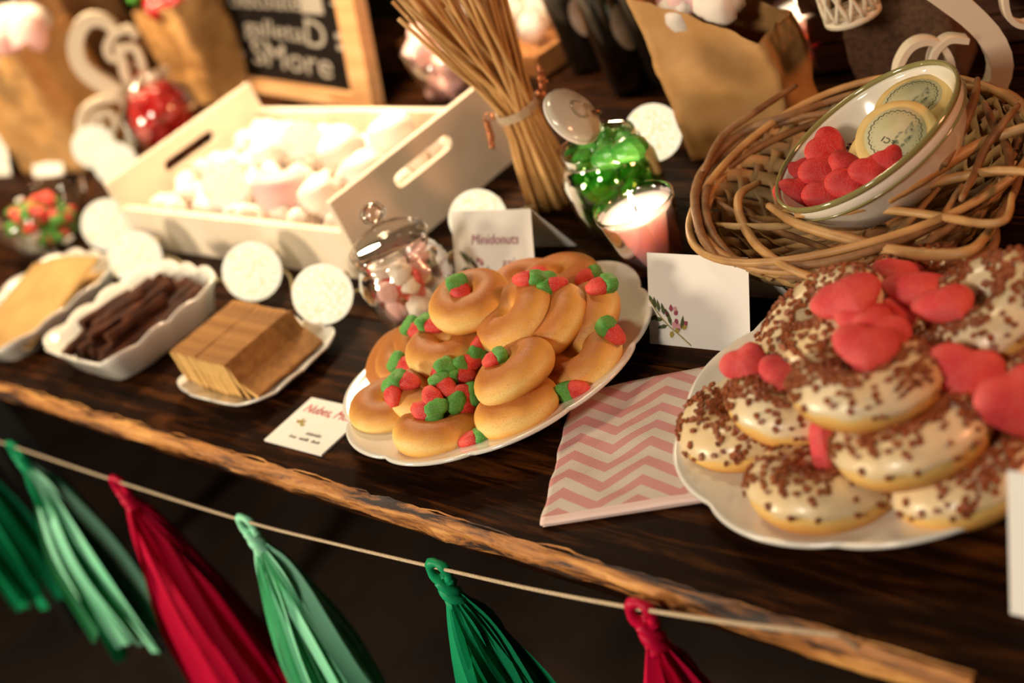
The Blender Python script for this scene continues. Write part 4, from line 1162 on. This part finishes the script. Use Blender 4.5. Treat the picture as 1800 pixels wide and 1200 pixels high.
# ------------------------------------------------------------------ paper bags
def paper_bag(M_, W, D, H, label, mat, seed, flare=1.0, name='paper_bag', pinch=0, slope=0):
    gg = G(); nu, nv = 48, 22; vs = []
    def out(i, s_):
        per = 2 * (W + D); d = per * i / nu
        if d < W: x, y = -W / 2 + d, -D / 2
        elif d < W + D: x, y = W / 2, -D / 2 + (d - W)
        elif d < 2 * W + D: x, y = W / 2 - (d - W - D), D / 2
        else: x, y = -W / 2, D / 2 - (d - 2 * W - D)
        return x * s_, y * s_
    for j in range(nv + 1):
        v = j / nv; f = 1 + (flare - 1) * v
        for i in range(nu):
            x, y = out(i, f); y *= (1 - pinch * v * v)
            if abs(abs(x) - W * f / 2) < 1e-6: x *= 1 - .10 * math.sin(PI * v) * (1 - abs(y) / (D * f / 2 + 1e-9)) * .6
            z = H * v + (.006 * noise.noise(V((i * .6, seed, 0))) if j == nv else 0)
            z *= 1 - slope * v * v * (x / W + .5)
            q = V((x, y, z)); nn = noise.noise_vector(q * 22 + V((seed, 0, 0))); n2 = noise.noise_vector(q * 60 + V((seed, 3, 0)))
            k_ = min(1, v * 4) if j else 0
            q += V((nn.x, nn.y, 0)) * .005 * k_ + V((n2.x, n2.y, 0)) * .0018 * k_
            if v > .86: q += V((nn.x * .004, nn.y * .004, 0))
            vs.append(q)
    fs = [(j * nu + i, j * nu + (i + 1) % nu, (j + 1) * nu + (i + 1) % nu, (j + 1) * nu + i) for j in range(nv) for i in range(nu)]
    fs.append(tuple(range(nu))[::-1]); gg.add(vs, fs)
    return solo(name, gg, mat, label, 'paper bag', M_)
b0 = at(1213, 281, 0)
paper_bag(yaw((b0.x + .055, b0.y + .034, .001), .18), .112, .056, .168, 'large golden-brown paper bag standing behind the green sweet jar', M_kraft, 2, .98, slope=.38)
rnd = random.Random(8)
def heap(center, rx, ry, z, n, objs, label, grp, cat='marshmallow', name='marshmallow', rot=0, s=1.0):
    for i in range(n):
        r = math.sqrt(rnd.random()); a = rnd.uniform(0, 2 * PI)
        p = V(center) + Matrix.Rotation(rot, 3, 'Z') @ V((rx * r * math.cos(a), ry * r * math.sin(a), z + .012 * (1 - r) + rnd.uniform(-.006, .006)))
        solo(name, rnd.choice(objs), None, label, cat, Matrix.Translation(p) @ rand_rot() @ Matrix.Scale(s, 4), grp)
heap((b0.x + .055, b0.y + .034, 0), .042, .022, .140, 14, [mm[0], mm[2]], 'pink or white marshmallow filling the large golden-brown paper bag', 'marshmallows in the large paper bag', s=1.5)
b0 = at(1600, 150, 0)
paper_bag(yaw((b0.x, b0.y + .02, .001), .3), .09, .06, .17, 'dark brown sacking bag behind the bowl beside the cream scroll letters', M_burlap, 5, 1.05, 'burlap_bag')
b0 = at(372, 172, 0)
paper_bag(yaw((b0.x + .02, b0.y + .01, .001), .0), .110, .07, .155, 'brown paper bag with red sweets left of the blackboard', M_kraft, 7, 1.06)
heap((b0.x + .02, b0.y + .01, 0), .048, .028, .150, 22, [mm[2], crm, crm], 'red or pink sweet filling the paper bag left of the blackboard', 'sweets in the paper bag left of the blackboard', 'sweet', 'paper_bag_sweet', s=1.3)
solo('green_sweet', gsm[1], None, 'green sweet on top of the paper bag left of the blackboard', 'sweet', Matrix.Translation((b0.x - .022, b0.y - .012, .176)) @ Matrix.Scale(2.0, 4))
b0 = at(118, 292, 0)
paper_bag(yaw((b0.x - .01, b0.y + .03, .001), .1), .17, .10, .190, 'wide brown paper bag of pink and white marshmallows at the far left', M_kraft, 9, 1.08)
heap((b0.x - .01, b0.y + .03, 0), .075, .044, .192, 30, [mm[0], mm[2], mm[0]], 'pink or white marshmallow filling the wide paper bag far left', 'marshmallows in the wide paper bag far left', s=2.4)
b0 = at(185, 205, 0)
paper_bag(yaw((b0.x, b0.y + .05, .001), -.1), .14, .09, .26, 'tall dark brown paper bag behind the letter sign at the far left', M_kraftdark, 12, 1.05)
heap((b0.x - .10, b0.y + .03, 0), .03, .03, .0, 1, [mm[0]], 'marshmallow fallen beside the tall dark paper bag far left', 'x')
b0 = at(6, 305, 0)
tent_card((b0.x - .05, b0.y - .012, .0005), .1, .085, .0685, .45, 'white folded card cut off by the left picture edge, far back')

# ------------------------------------------------------------------ wooden crates behind
def crate(M_, W, D, H, label, mat, slats=2, name='wooden_crate'):
    t_ = thing(name, label, 'crate', M_)
    sh = H / slats
    for k_ in range(slats):
        for yy in (0, D): 
            gg = G(); gg.box((W / 2, yy, sh * (k_ + .5)), (W - .013, .007, sh * .86)); part('slat', gg, mat, t_, False)
        for xx in (0, W):
            gg = G(); gg.box((xx, D / 2, sh * (k_ + .5)), (.012, D + .007, sh * .86)); part('slat', gg, mat, t_, False)
    gg = G(); gg.box((W / 2, D / 2, .004), (W - .014, D - .008, .006)); part('bottom_board', gg, mat, t_, False)
    for xx in (.012, W - .012):
        for yy in (.010, D - .010):
            gg = G(); gg.box((xx, yy, H / 2 + .004), (.012, .012, H - .008)); part('corner_post', gg, mat, t_, False)
    return t_
M_pine = wood('orange_pine', (.30, .11, .03), (.42, .17, .05), (.55, .26, .09), .5, 8, (1, 10, 10), .2)
k0 = at(704, 72, .030); k1 = at(938, 96, .030); dd = k1 - k0
crz = math.atan2(dd.y, dd.x)
crate(yaw((k0.x, k0.y, .001), crz), dd.length, .14, .030, 'shallow pine box of white marshmallows behind the straw bundle', M_pine, 1)
ctr = V((k0.x, k0.y, 0)) + Matrix.Rotation(crz, 3, 'Z') @ V((dd.length / 2, .065, 0))
heap(ctr, dd.length * .40, .050, .030, 24, [mm[0], mm[1]], 'white marshmallow heaped in the shallow pine box', 'marshmallows in the shallow pine box', rot=crz, s=1.5)
# glass of marshmallows in front of it
gc_ = at(800, 168, 0)
gg = G(); gg.lathe([(0, .003), (.040, .003), (.048, .03), (.052, .07), (.054, .07), (.050, .03), (.042, 0), (0, 0)], 40)
solo('marshmallow_glass', gg, M_glass, 'wide glass heaped with white marshmallows behind the tray, left of the straw bundle', 'glass', Matrix.Translation((gc_.x, gc_.y + .02, .001)))
for k_, zz in enumerate((.02, .042, .062)):
    heap((gc_.x, gc_.y + .02, 0), .030 + .003 * k_, .030 + .003 * k_, zz, 6, [mm[0], mm[1], mm[2]], 'white or pink marshmallow in the wide glass behind the tray', 'marshmallows in the wide glass', s=1.5)
c3 = at(1425, 158, 0)
crate(yaw((c3.x, c3.y + .03, .001), .25), .22, .12, .09, 'dark brown slatted crate behind the wicker basket at the top', wood('dark_crate_wood', (.03, .012, .006), (.10, .035, .014), (.16, .06, .022), .6, 8, (1, 10, 10), .2), 3)
# pierced white lantern
c4 = at(1500, 30, .095)
lt = thing('pierced_lantern', 'small white pierced lantern standing on the dark slatted crate', 'lantern', Matrix.Translation((c4.x, c4.y, .0955)) @ Matrix.Scale(.8, 4))
gg = G(); gg.lathe([(0, 0), (.030, 0), (.030, .006), (0, .006)], 24); part('base', gg, M_sign, lt)
for i in range(12):
    for s_ in (-1, 1):
        pts = [(.028 * math.cos(2 * PI * (i + s_ * 1.6 * u) / 12), .028 * math.sin(2 * PI * (i + s_ * 1.6 * u) / 12), .006 + .07 * u) for u in [k_ / 8 for k_ in range(9)]]
        gg = G(); gg.tube(pts, .0024, 5); part('lattice_bar', gg, M_sign, lt)
gg = G(); gg.lathe([(.024, .076), (.031, .076), (.031, .082), (.024, .082)], 24, closed=True); part('top_ring', gg, M_sign, lt)

# ------------------------------------------------------------------ dark bottles
for px, py, lb, s_ in [(1092, 175, 'dark glass bottle with a pale oval painted reflection left of the large paper bag', 1.0), (1160, 165, 'dark glass bottle with a pinkish painted reflection close beside the large paper bag', 1.0), (1015, 140, 'dark glass bottle with a dim painted reflection behind the open jar lid', .9)]:
    p = at(px, py, 0)
    t = thing('glass_bottle', lb, 'bottle', Matrix.Translation((p.x, p.y + .03, .001)) @ Matrix.Scale(s_, 4))
    gg = G(); gg.lathe([(0, .002), (.026, .002), (.029, .008), (.029, .120), (.026, .140), (.013, .165), (.012, .215), (.014, .218), (.014, .228), (0, .228)], 32); part('bottle_body', gg, M_dark, t)
    gg = G()
    aa = math.atan2(-FW.y, -FW.x) + .15
    gg.grid(lambda i, j: V((.0293 * math.cos(aa + (i / 10 - .5) * .9), .0293 * math.sin(aa + (i / 10 - .5) * .9), .072 + (j / 10 - .5) * .050 * math.sqrt(max(.05, 1 - (i / 5 - 1) ** 2)))), 10, 10); part('painted_reflection', gg, M_reflection, t)  # pale oval patch: reflection on the bottle glass put in as colour
    gg = G(); gg.lathe([(0, .228), (.013, .228), (.013, .240), (0, .241)], 20); part('stopper', gg, M_pine, t)

# ------------------------------------------------------------------ wicker basket, bowl, cookies
BC = at(1524, 360, .030); BC = V((BC.x, BC.y, 0)); RB = .122
bk = thing('wicker_basket', 'round shallow basket of woven flat reeds and loose willow rods under the cream bowl', 'basket', Matrix.Translation((BC.x, BC.y, .001)))
prof = [(.012, .003), (.045, .003), (.078, .007), (.094, .020), (.108, .036), (.118, .050), (.123, .060)]
def basket_at(v):
    v = v * (len(prof) - 1); k_ = min(int(v), len(prof) - 2); f = v - k_
    return prof[k_][0] * (1 - f) + prof[k_ + 1][0] * f, prof[k_][1] * (1 - f) + prof[k_ + 1][1] * f
for fam in (-1, 1):
    for i in range(36):
        a0 = 2 * PI * i / 36 + (.05 if fam > 0 else 0); vs = []; n = 26
        wdt0 = .0092 * random.uniform(.8, 1.15)
        for j in range(n + 1):
            v = j / n; r, z = basket_at(v); a = a0 + fam * .95 * v
            off = .0011 * fam * (1 if int(v * 10.0) % 2 else -1)
            wdt = min(wdt0, r * .09); da = wdt / r / 2
            sl = .0035
            for s_ in (-1, 1):
                rr = r + off; vs.append(V((rr * math.cos(a + s_ * da), rr * math.sin(a + s_ * da), z - s_ * fam * sl * .8)))
        vs2 = [q + V((-q.x, -q.y, 0)).normalized() * .0009 for q in vs]
        m_ = len(vs); gg = G(); fs = []
        for j in range(n):
            fs += [(2 * j, 2 * j + 1, 2 * j + 3, 2 * j + 2), (m_ + 2 * j, m_ + 2 * j + 2, m_ + 2 * j + 3, m_ + 2 * j + 1), (2 * j, 2 * j + 2, m_ + 2 * j + 2, m_ + 2 * j), (2 * j + 1, m_ + 2 * j + 1, m_ + 2 * j + 3, 2 * j + 3)]
        gg.add(vs + vs2, fs); part('flat_reed', gg, M_reed if (i + (fam > 0)) % 3 else M_reed2, bk)
gg = G(); gg.lathe([(0, .001), (.074, .001), (.074, .0022), (0, .0022)], 40); part('woven_base', gg, M_bark, bk)
for k_ in range(4):
    pts = []; ph = random.uniform(0, 6)
    for i in range(73):
        a = 2 * PI * i / 72; r = RB + .002 * k_ - .003 + .004 * math.sin(3 * a + ph) ; z = .058 + .004 * math.sin(2 * a + ph * 2) + .0035 * (k_ - 1.5)
        pts.append((r * math.cos(a), r * math.sin(a), z))
    gg = G(); gg.tube(pts, .0030, 7, cap=False); part('rim_rod', gg, [M_bark, M_wick][k_ % 2], bk)
rods = [  # pixel path, height, radius, material
    ([(1352, 362), (1400, 392), (1480, 417), (1560, 438), (1640, 448), (1705, 440), (1742, 405)], .066, .0042, M_wick),
    ([(1378, 372), (1440, 372), (1540, 368), (1640, 378), (1720, 392), (1768, 385), (1780, 340)], .070, .0030, M_wick),
    ([(1400, 378), (1500, 368), (1600, 335), (1680, 312), (1760, 300), (1830, 305)], .074, .0036, M_wick),
    ([(1560, 352), (1620, 315), (1680, 278), (1740, 245), (1830, 215)], .078, .0044, M_wick),
    ([(1455, 180), (1380, 205), (1300, 235), (1245, 290), (1222, 340), (1232, 410), (1262, 455)], .064, .0040, M_bark),
    ([(1480, 195), (1400, 208), (1320, 240), (1262, 290), (1240, 345), (1248, 400), (1285, 450), (1340, 480)], .060, .0036, M_bark),
    ([(1400, 150), (1330, 195), (1270, 240), (1236, 300)], .070, .0032, M_bark),
    ([(1335, 320), (1302, 340), (1298, 368), (1312, 405), (1340, 440), (1385, 470), (1440, 492)], .062, .0036, M_wick),
    ([(1240, 340), (1290, 372), (1350, 400), (1420, 425), (1500, 455)], .050, .0026, M_bark),
    ([(1250, 395), (1310, 398), (1370, 398), (1410, 392)], .055, .0028, M_reed),
    ([(1718, 140), (1712, 175), (1690, 230), (1660, 290)], .088, .0034, M_bark),
    ([(1790, 185), (1765, 215), (1735, 255), (1715, 300), (1690, 350)], .078, .0030, M_bark),
    ([(1730, 180), (1745, 215), (1770, 260), (1775, 310)], .070, .0032, M_bark),
    ([(1445, 505), (1500, 470), (1560, 425), (1610, 375), (1650, 330)], .046, .0030, M_reed),
    ([(1585, 468), (1620, 425), (1660, 375), (1690, 325)], .050, .0026, M_reed),
    ([(1690, 462), (1745, 400), (1785, 330), (1800, 270)], .048, .0034, M_bark),
    ([(1600, 470), (1680, 465), (1740, 440), (1752, 405)], .030, .0040, M_bark)]
for pts, z, r, m_ in rods:
    n = len(pts)
    P = [at(x, y, z + .004 * math.sin(i * 1.7)) - V((BC.x, BC.y, .001)) for i, (x, y) in enumerate(pts)]
    gg = G(); gg.tube(smooth_path(P, 40), lambda u, r=r: r * (1 - .35 * abs(2 * u - 1) ** 2), 8); gg.displace(.0004, 150, z * 100)
    part('willow_rod', gg, m_, bk)
# bowl
MB = disc_frame(1518, 236, .098, 38, .39) @ Matrix.Scale(.83, 4)
bw = thing('enamel_bowl', 'cream bowl with an olive green rim tipped in the wicker basket', 'bowl', MB)
gg = G(); gg.lathe([(0, -.052), (.045, -.052), (.062, -.044), (.076, -.024), (.085, -.006), (.0870, -.001), (.0885, -.004), (.0890, -.010), (.0865, -.014), (.079, -.030), (.066, -.049), (.048, -.057), (.040, -.057), (.040, -.060), (0, -.060)], 80)
part('bowl_body', gg, M_enamel, bw)
gg = G(); gg.lathe([(.0862, -.0025), (.0872, .0008), (.0890, .0014), (.0903, .0000), (.0902, -.0035), (.0885, -.0042)], 80, closed=True); part('green_rim', gg, M_green_rim, bw)
gg = G(); gg.lathe([(.0880, -.0125), (.0895, -.0130), (.0880, -.0150), (.0866, -.0150)], 80, closed=True); part('rim_line', gg, M_green_rim, bw)
# stamped cookies
M_cook = plain('pale_cookie', (.62, .43, .14), .6, (.70, .52, .20), 60, .2)
M_cookice = plain('rice_paper', (.56, .52, .33), .6, (.48, .46, .26), 90)
M_cookink = plain('dark_stamp_ink', (.03, .04, .02), .8)
M_floral = plain('printed_bouquet', (.16, .20, .09), .7, (.30, .28, .20), 200)
M_maroon = plain('maroon_petals', (.12, .015, .02), .6, (.30, .06, .06), 200)
ck = G(); ck.lathe([(0, -.004), (.0245, -.004), (.0268, -.002), (.0268, .001), (.0250, .0035), (.0215, .0040), (0, .0040)], 48); ck.displace(.0003, 100, 2)
ckm = ck.mesh('cookie_dough', M_cook)
ip = G(); ip.lathe([(0, .0048), (.0195, .0048), (.0200, .0040)], 40); ipm = ip.mesh('rice_paper_disc', M_cookice)
rg = G(); nn_ = 26
pts = []
for i in range(nn_ * 6 + 1):
    a = 2 * PI * i / (nn_ * 6); r = .0163 + .0011 * abs(math.sin(nn_ * a / 2)); pts.append((r * math.cos(a), r * math.sin(a), .0049))
rg.tube(pts, .00022, 4, cap=False)
for i in range(nn_):
    a = 2 * PI * (i + .5) / nn_; rg.ball((.0152 * math.cos(a), .0152 * math.sin(a), .0049), .00028, 5, 4)
rgm = rg.mesh('scalloped_ring_print', M_cookink, False)
letm = text_mesh('L C I', .0058, M_cookink, 0, .0001, .8)
fl_ = G()
rr_ = random.Random(2)
for i in range(16): leaf(fl_, rr_.uniform(-.006, .009), rr_.uniform(-.010, .0), rr_.uniform(0, 360), .004, .0010)
flm = fl_.mesh('bouquet_print', M_floral, False)
fm_ = G()
for i in range(12): leaf(fm_, rr_.uniform(-.006, .006), rr_.uniform(-.006, .006), rr_.uniform(0, 360), .006, .0016)
fmm = fm_.mesh('flower_print', M_maroon, False)
def in_bowl(px, py, depth):
    n = V(MB.col[2][:3]).normalized(); o = V(MB.translation) - n * depth; r_ = ray(px, py)
    return CAM + r_ * ((o - CAM).dot(n) / r_.dot(n))
def cookie(px, py, z, ang, q, rot, label, floral=False, s=1.0):
    pz = in_bowl(px, py, z); M = disc_frame(px, py, pz.z, ang, q) @ Matrix.Rotation(rot, 4, 'Z') @ Matrix.Scale(s, 4)
    t_ = thing('stamped_cookie', label, 'cookie', M, 'round printed cookies in the cream bowl')
    link('cookie_dough', ckm, t_); 
    if floral:
        link('flower_print', fmm, t_, Matrix.Translation((0, 0, .0042)))
    else:
        link('rice_paper_disc', ipm, t_); link('scalloped_ring_print', rgm, t_)
        link('lettering', letm, t_, Matrix.Translation((-.006, -.001, .0050)) @ Matrix.Rotation(1.9, 4, 'Z')); link('bouquet_print', flm, t_, Matrix.Translation((.002, -.001, .0047)))
cookie(1576, 242, .004, 25, .86, .1, 'round cookie with a scalloped ring print, foremost and brightest in the cream bowl', s=1.05)
cookie(1606, 184, .012, 22, .60, .2, 'shaded round printed cookie leaning behind the brightest one at the back of the bowl', s=1.08)
cookie(1520, 206, .022, 35, .70, .5, 'round cookie with a maroon flower print left of the shaded back cookie', True, .9)
cookie(1476, 236, .028, 35, .62, 0, 'round printed cookie farthest left in the bowl above the red hearts', False, .95)
cookie(1500, 262, .028, 30, .62, .9, 'round cookie with a flower print just behind the red hearts in the bowl', True, .85)
cookie(1548, 268, .022, 40, .75, .9, 'round cookie tucked underneath the brightest cookie', True, .95)
HM2 = heart_mesh('heart_sweet', .0185, .0085, sugary('sugared_shaded_red_jelly', (.50, .010, .012), (.62, .03, .025), 950, .6, .3, .3))  # copy of the heart jelly, shade painted in as a deeper red
GH = 'red heart sweets in the cream bowl'
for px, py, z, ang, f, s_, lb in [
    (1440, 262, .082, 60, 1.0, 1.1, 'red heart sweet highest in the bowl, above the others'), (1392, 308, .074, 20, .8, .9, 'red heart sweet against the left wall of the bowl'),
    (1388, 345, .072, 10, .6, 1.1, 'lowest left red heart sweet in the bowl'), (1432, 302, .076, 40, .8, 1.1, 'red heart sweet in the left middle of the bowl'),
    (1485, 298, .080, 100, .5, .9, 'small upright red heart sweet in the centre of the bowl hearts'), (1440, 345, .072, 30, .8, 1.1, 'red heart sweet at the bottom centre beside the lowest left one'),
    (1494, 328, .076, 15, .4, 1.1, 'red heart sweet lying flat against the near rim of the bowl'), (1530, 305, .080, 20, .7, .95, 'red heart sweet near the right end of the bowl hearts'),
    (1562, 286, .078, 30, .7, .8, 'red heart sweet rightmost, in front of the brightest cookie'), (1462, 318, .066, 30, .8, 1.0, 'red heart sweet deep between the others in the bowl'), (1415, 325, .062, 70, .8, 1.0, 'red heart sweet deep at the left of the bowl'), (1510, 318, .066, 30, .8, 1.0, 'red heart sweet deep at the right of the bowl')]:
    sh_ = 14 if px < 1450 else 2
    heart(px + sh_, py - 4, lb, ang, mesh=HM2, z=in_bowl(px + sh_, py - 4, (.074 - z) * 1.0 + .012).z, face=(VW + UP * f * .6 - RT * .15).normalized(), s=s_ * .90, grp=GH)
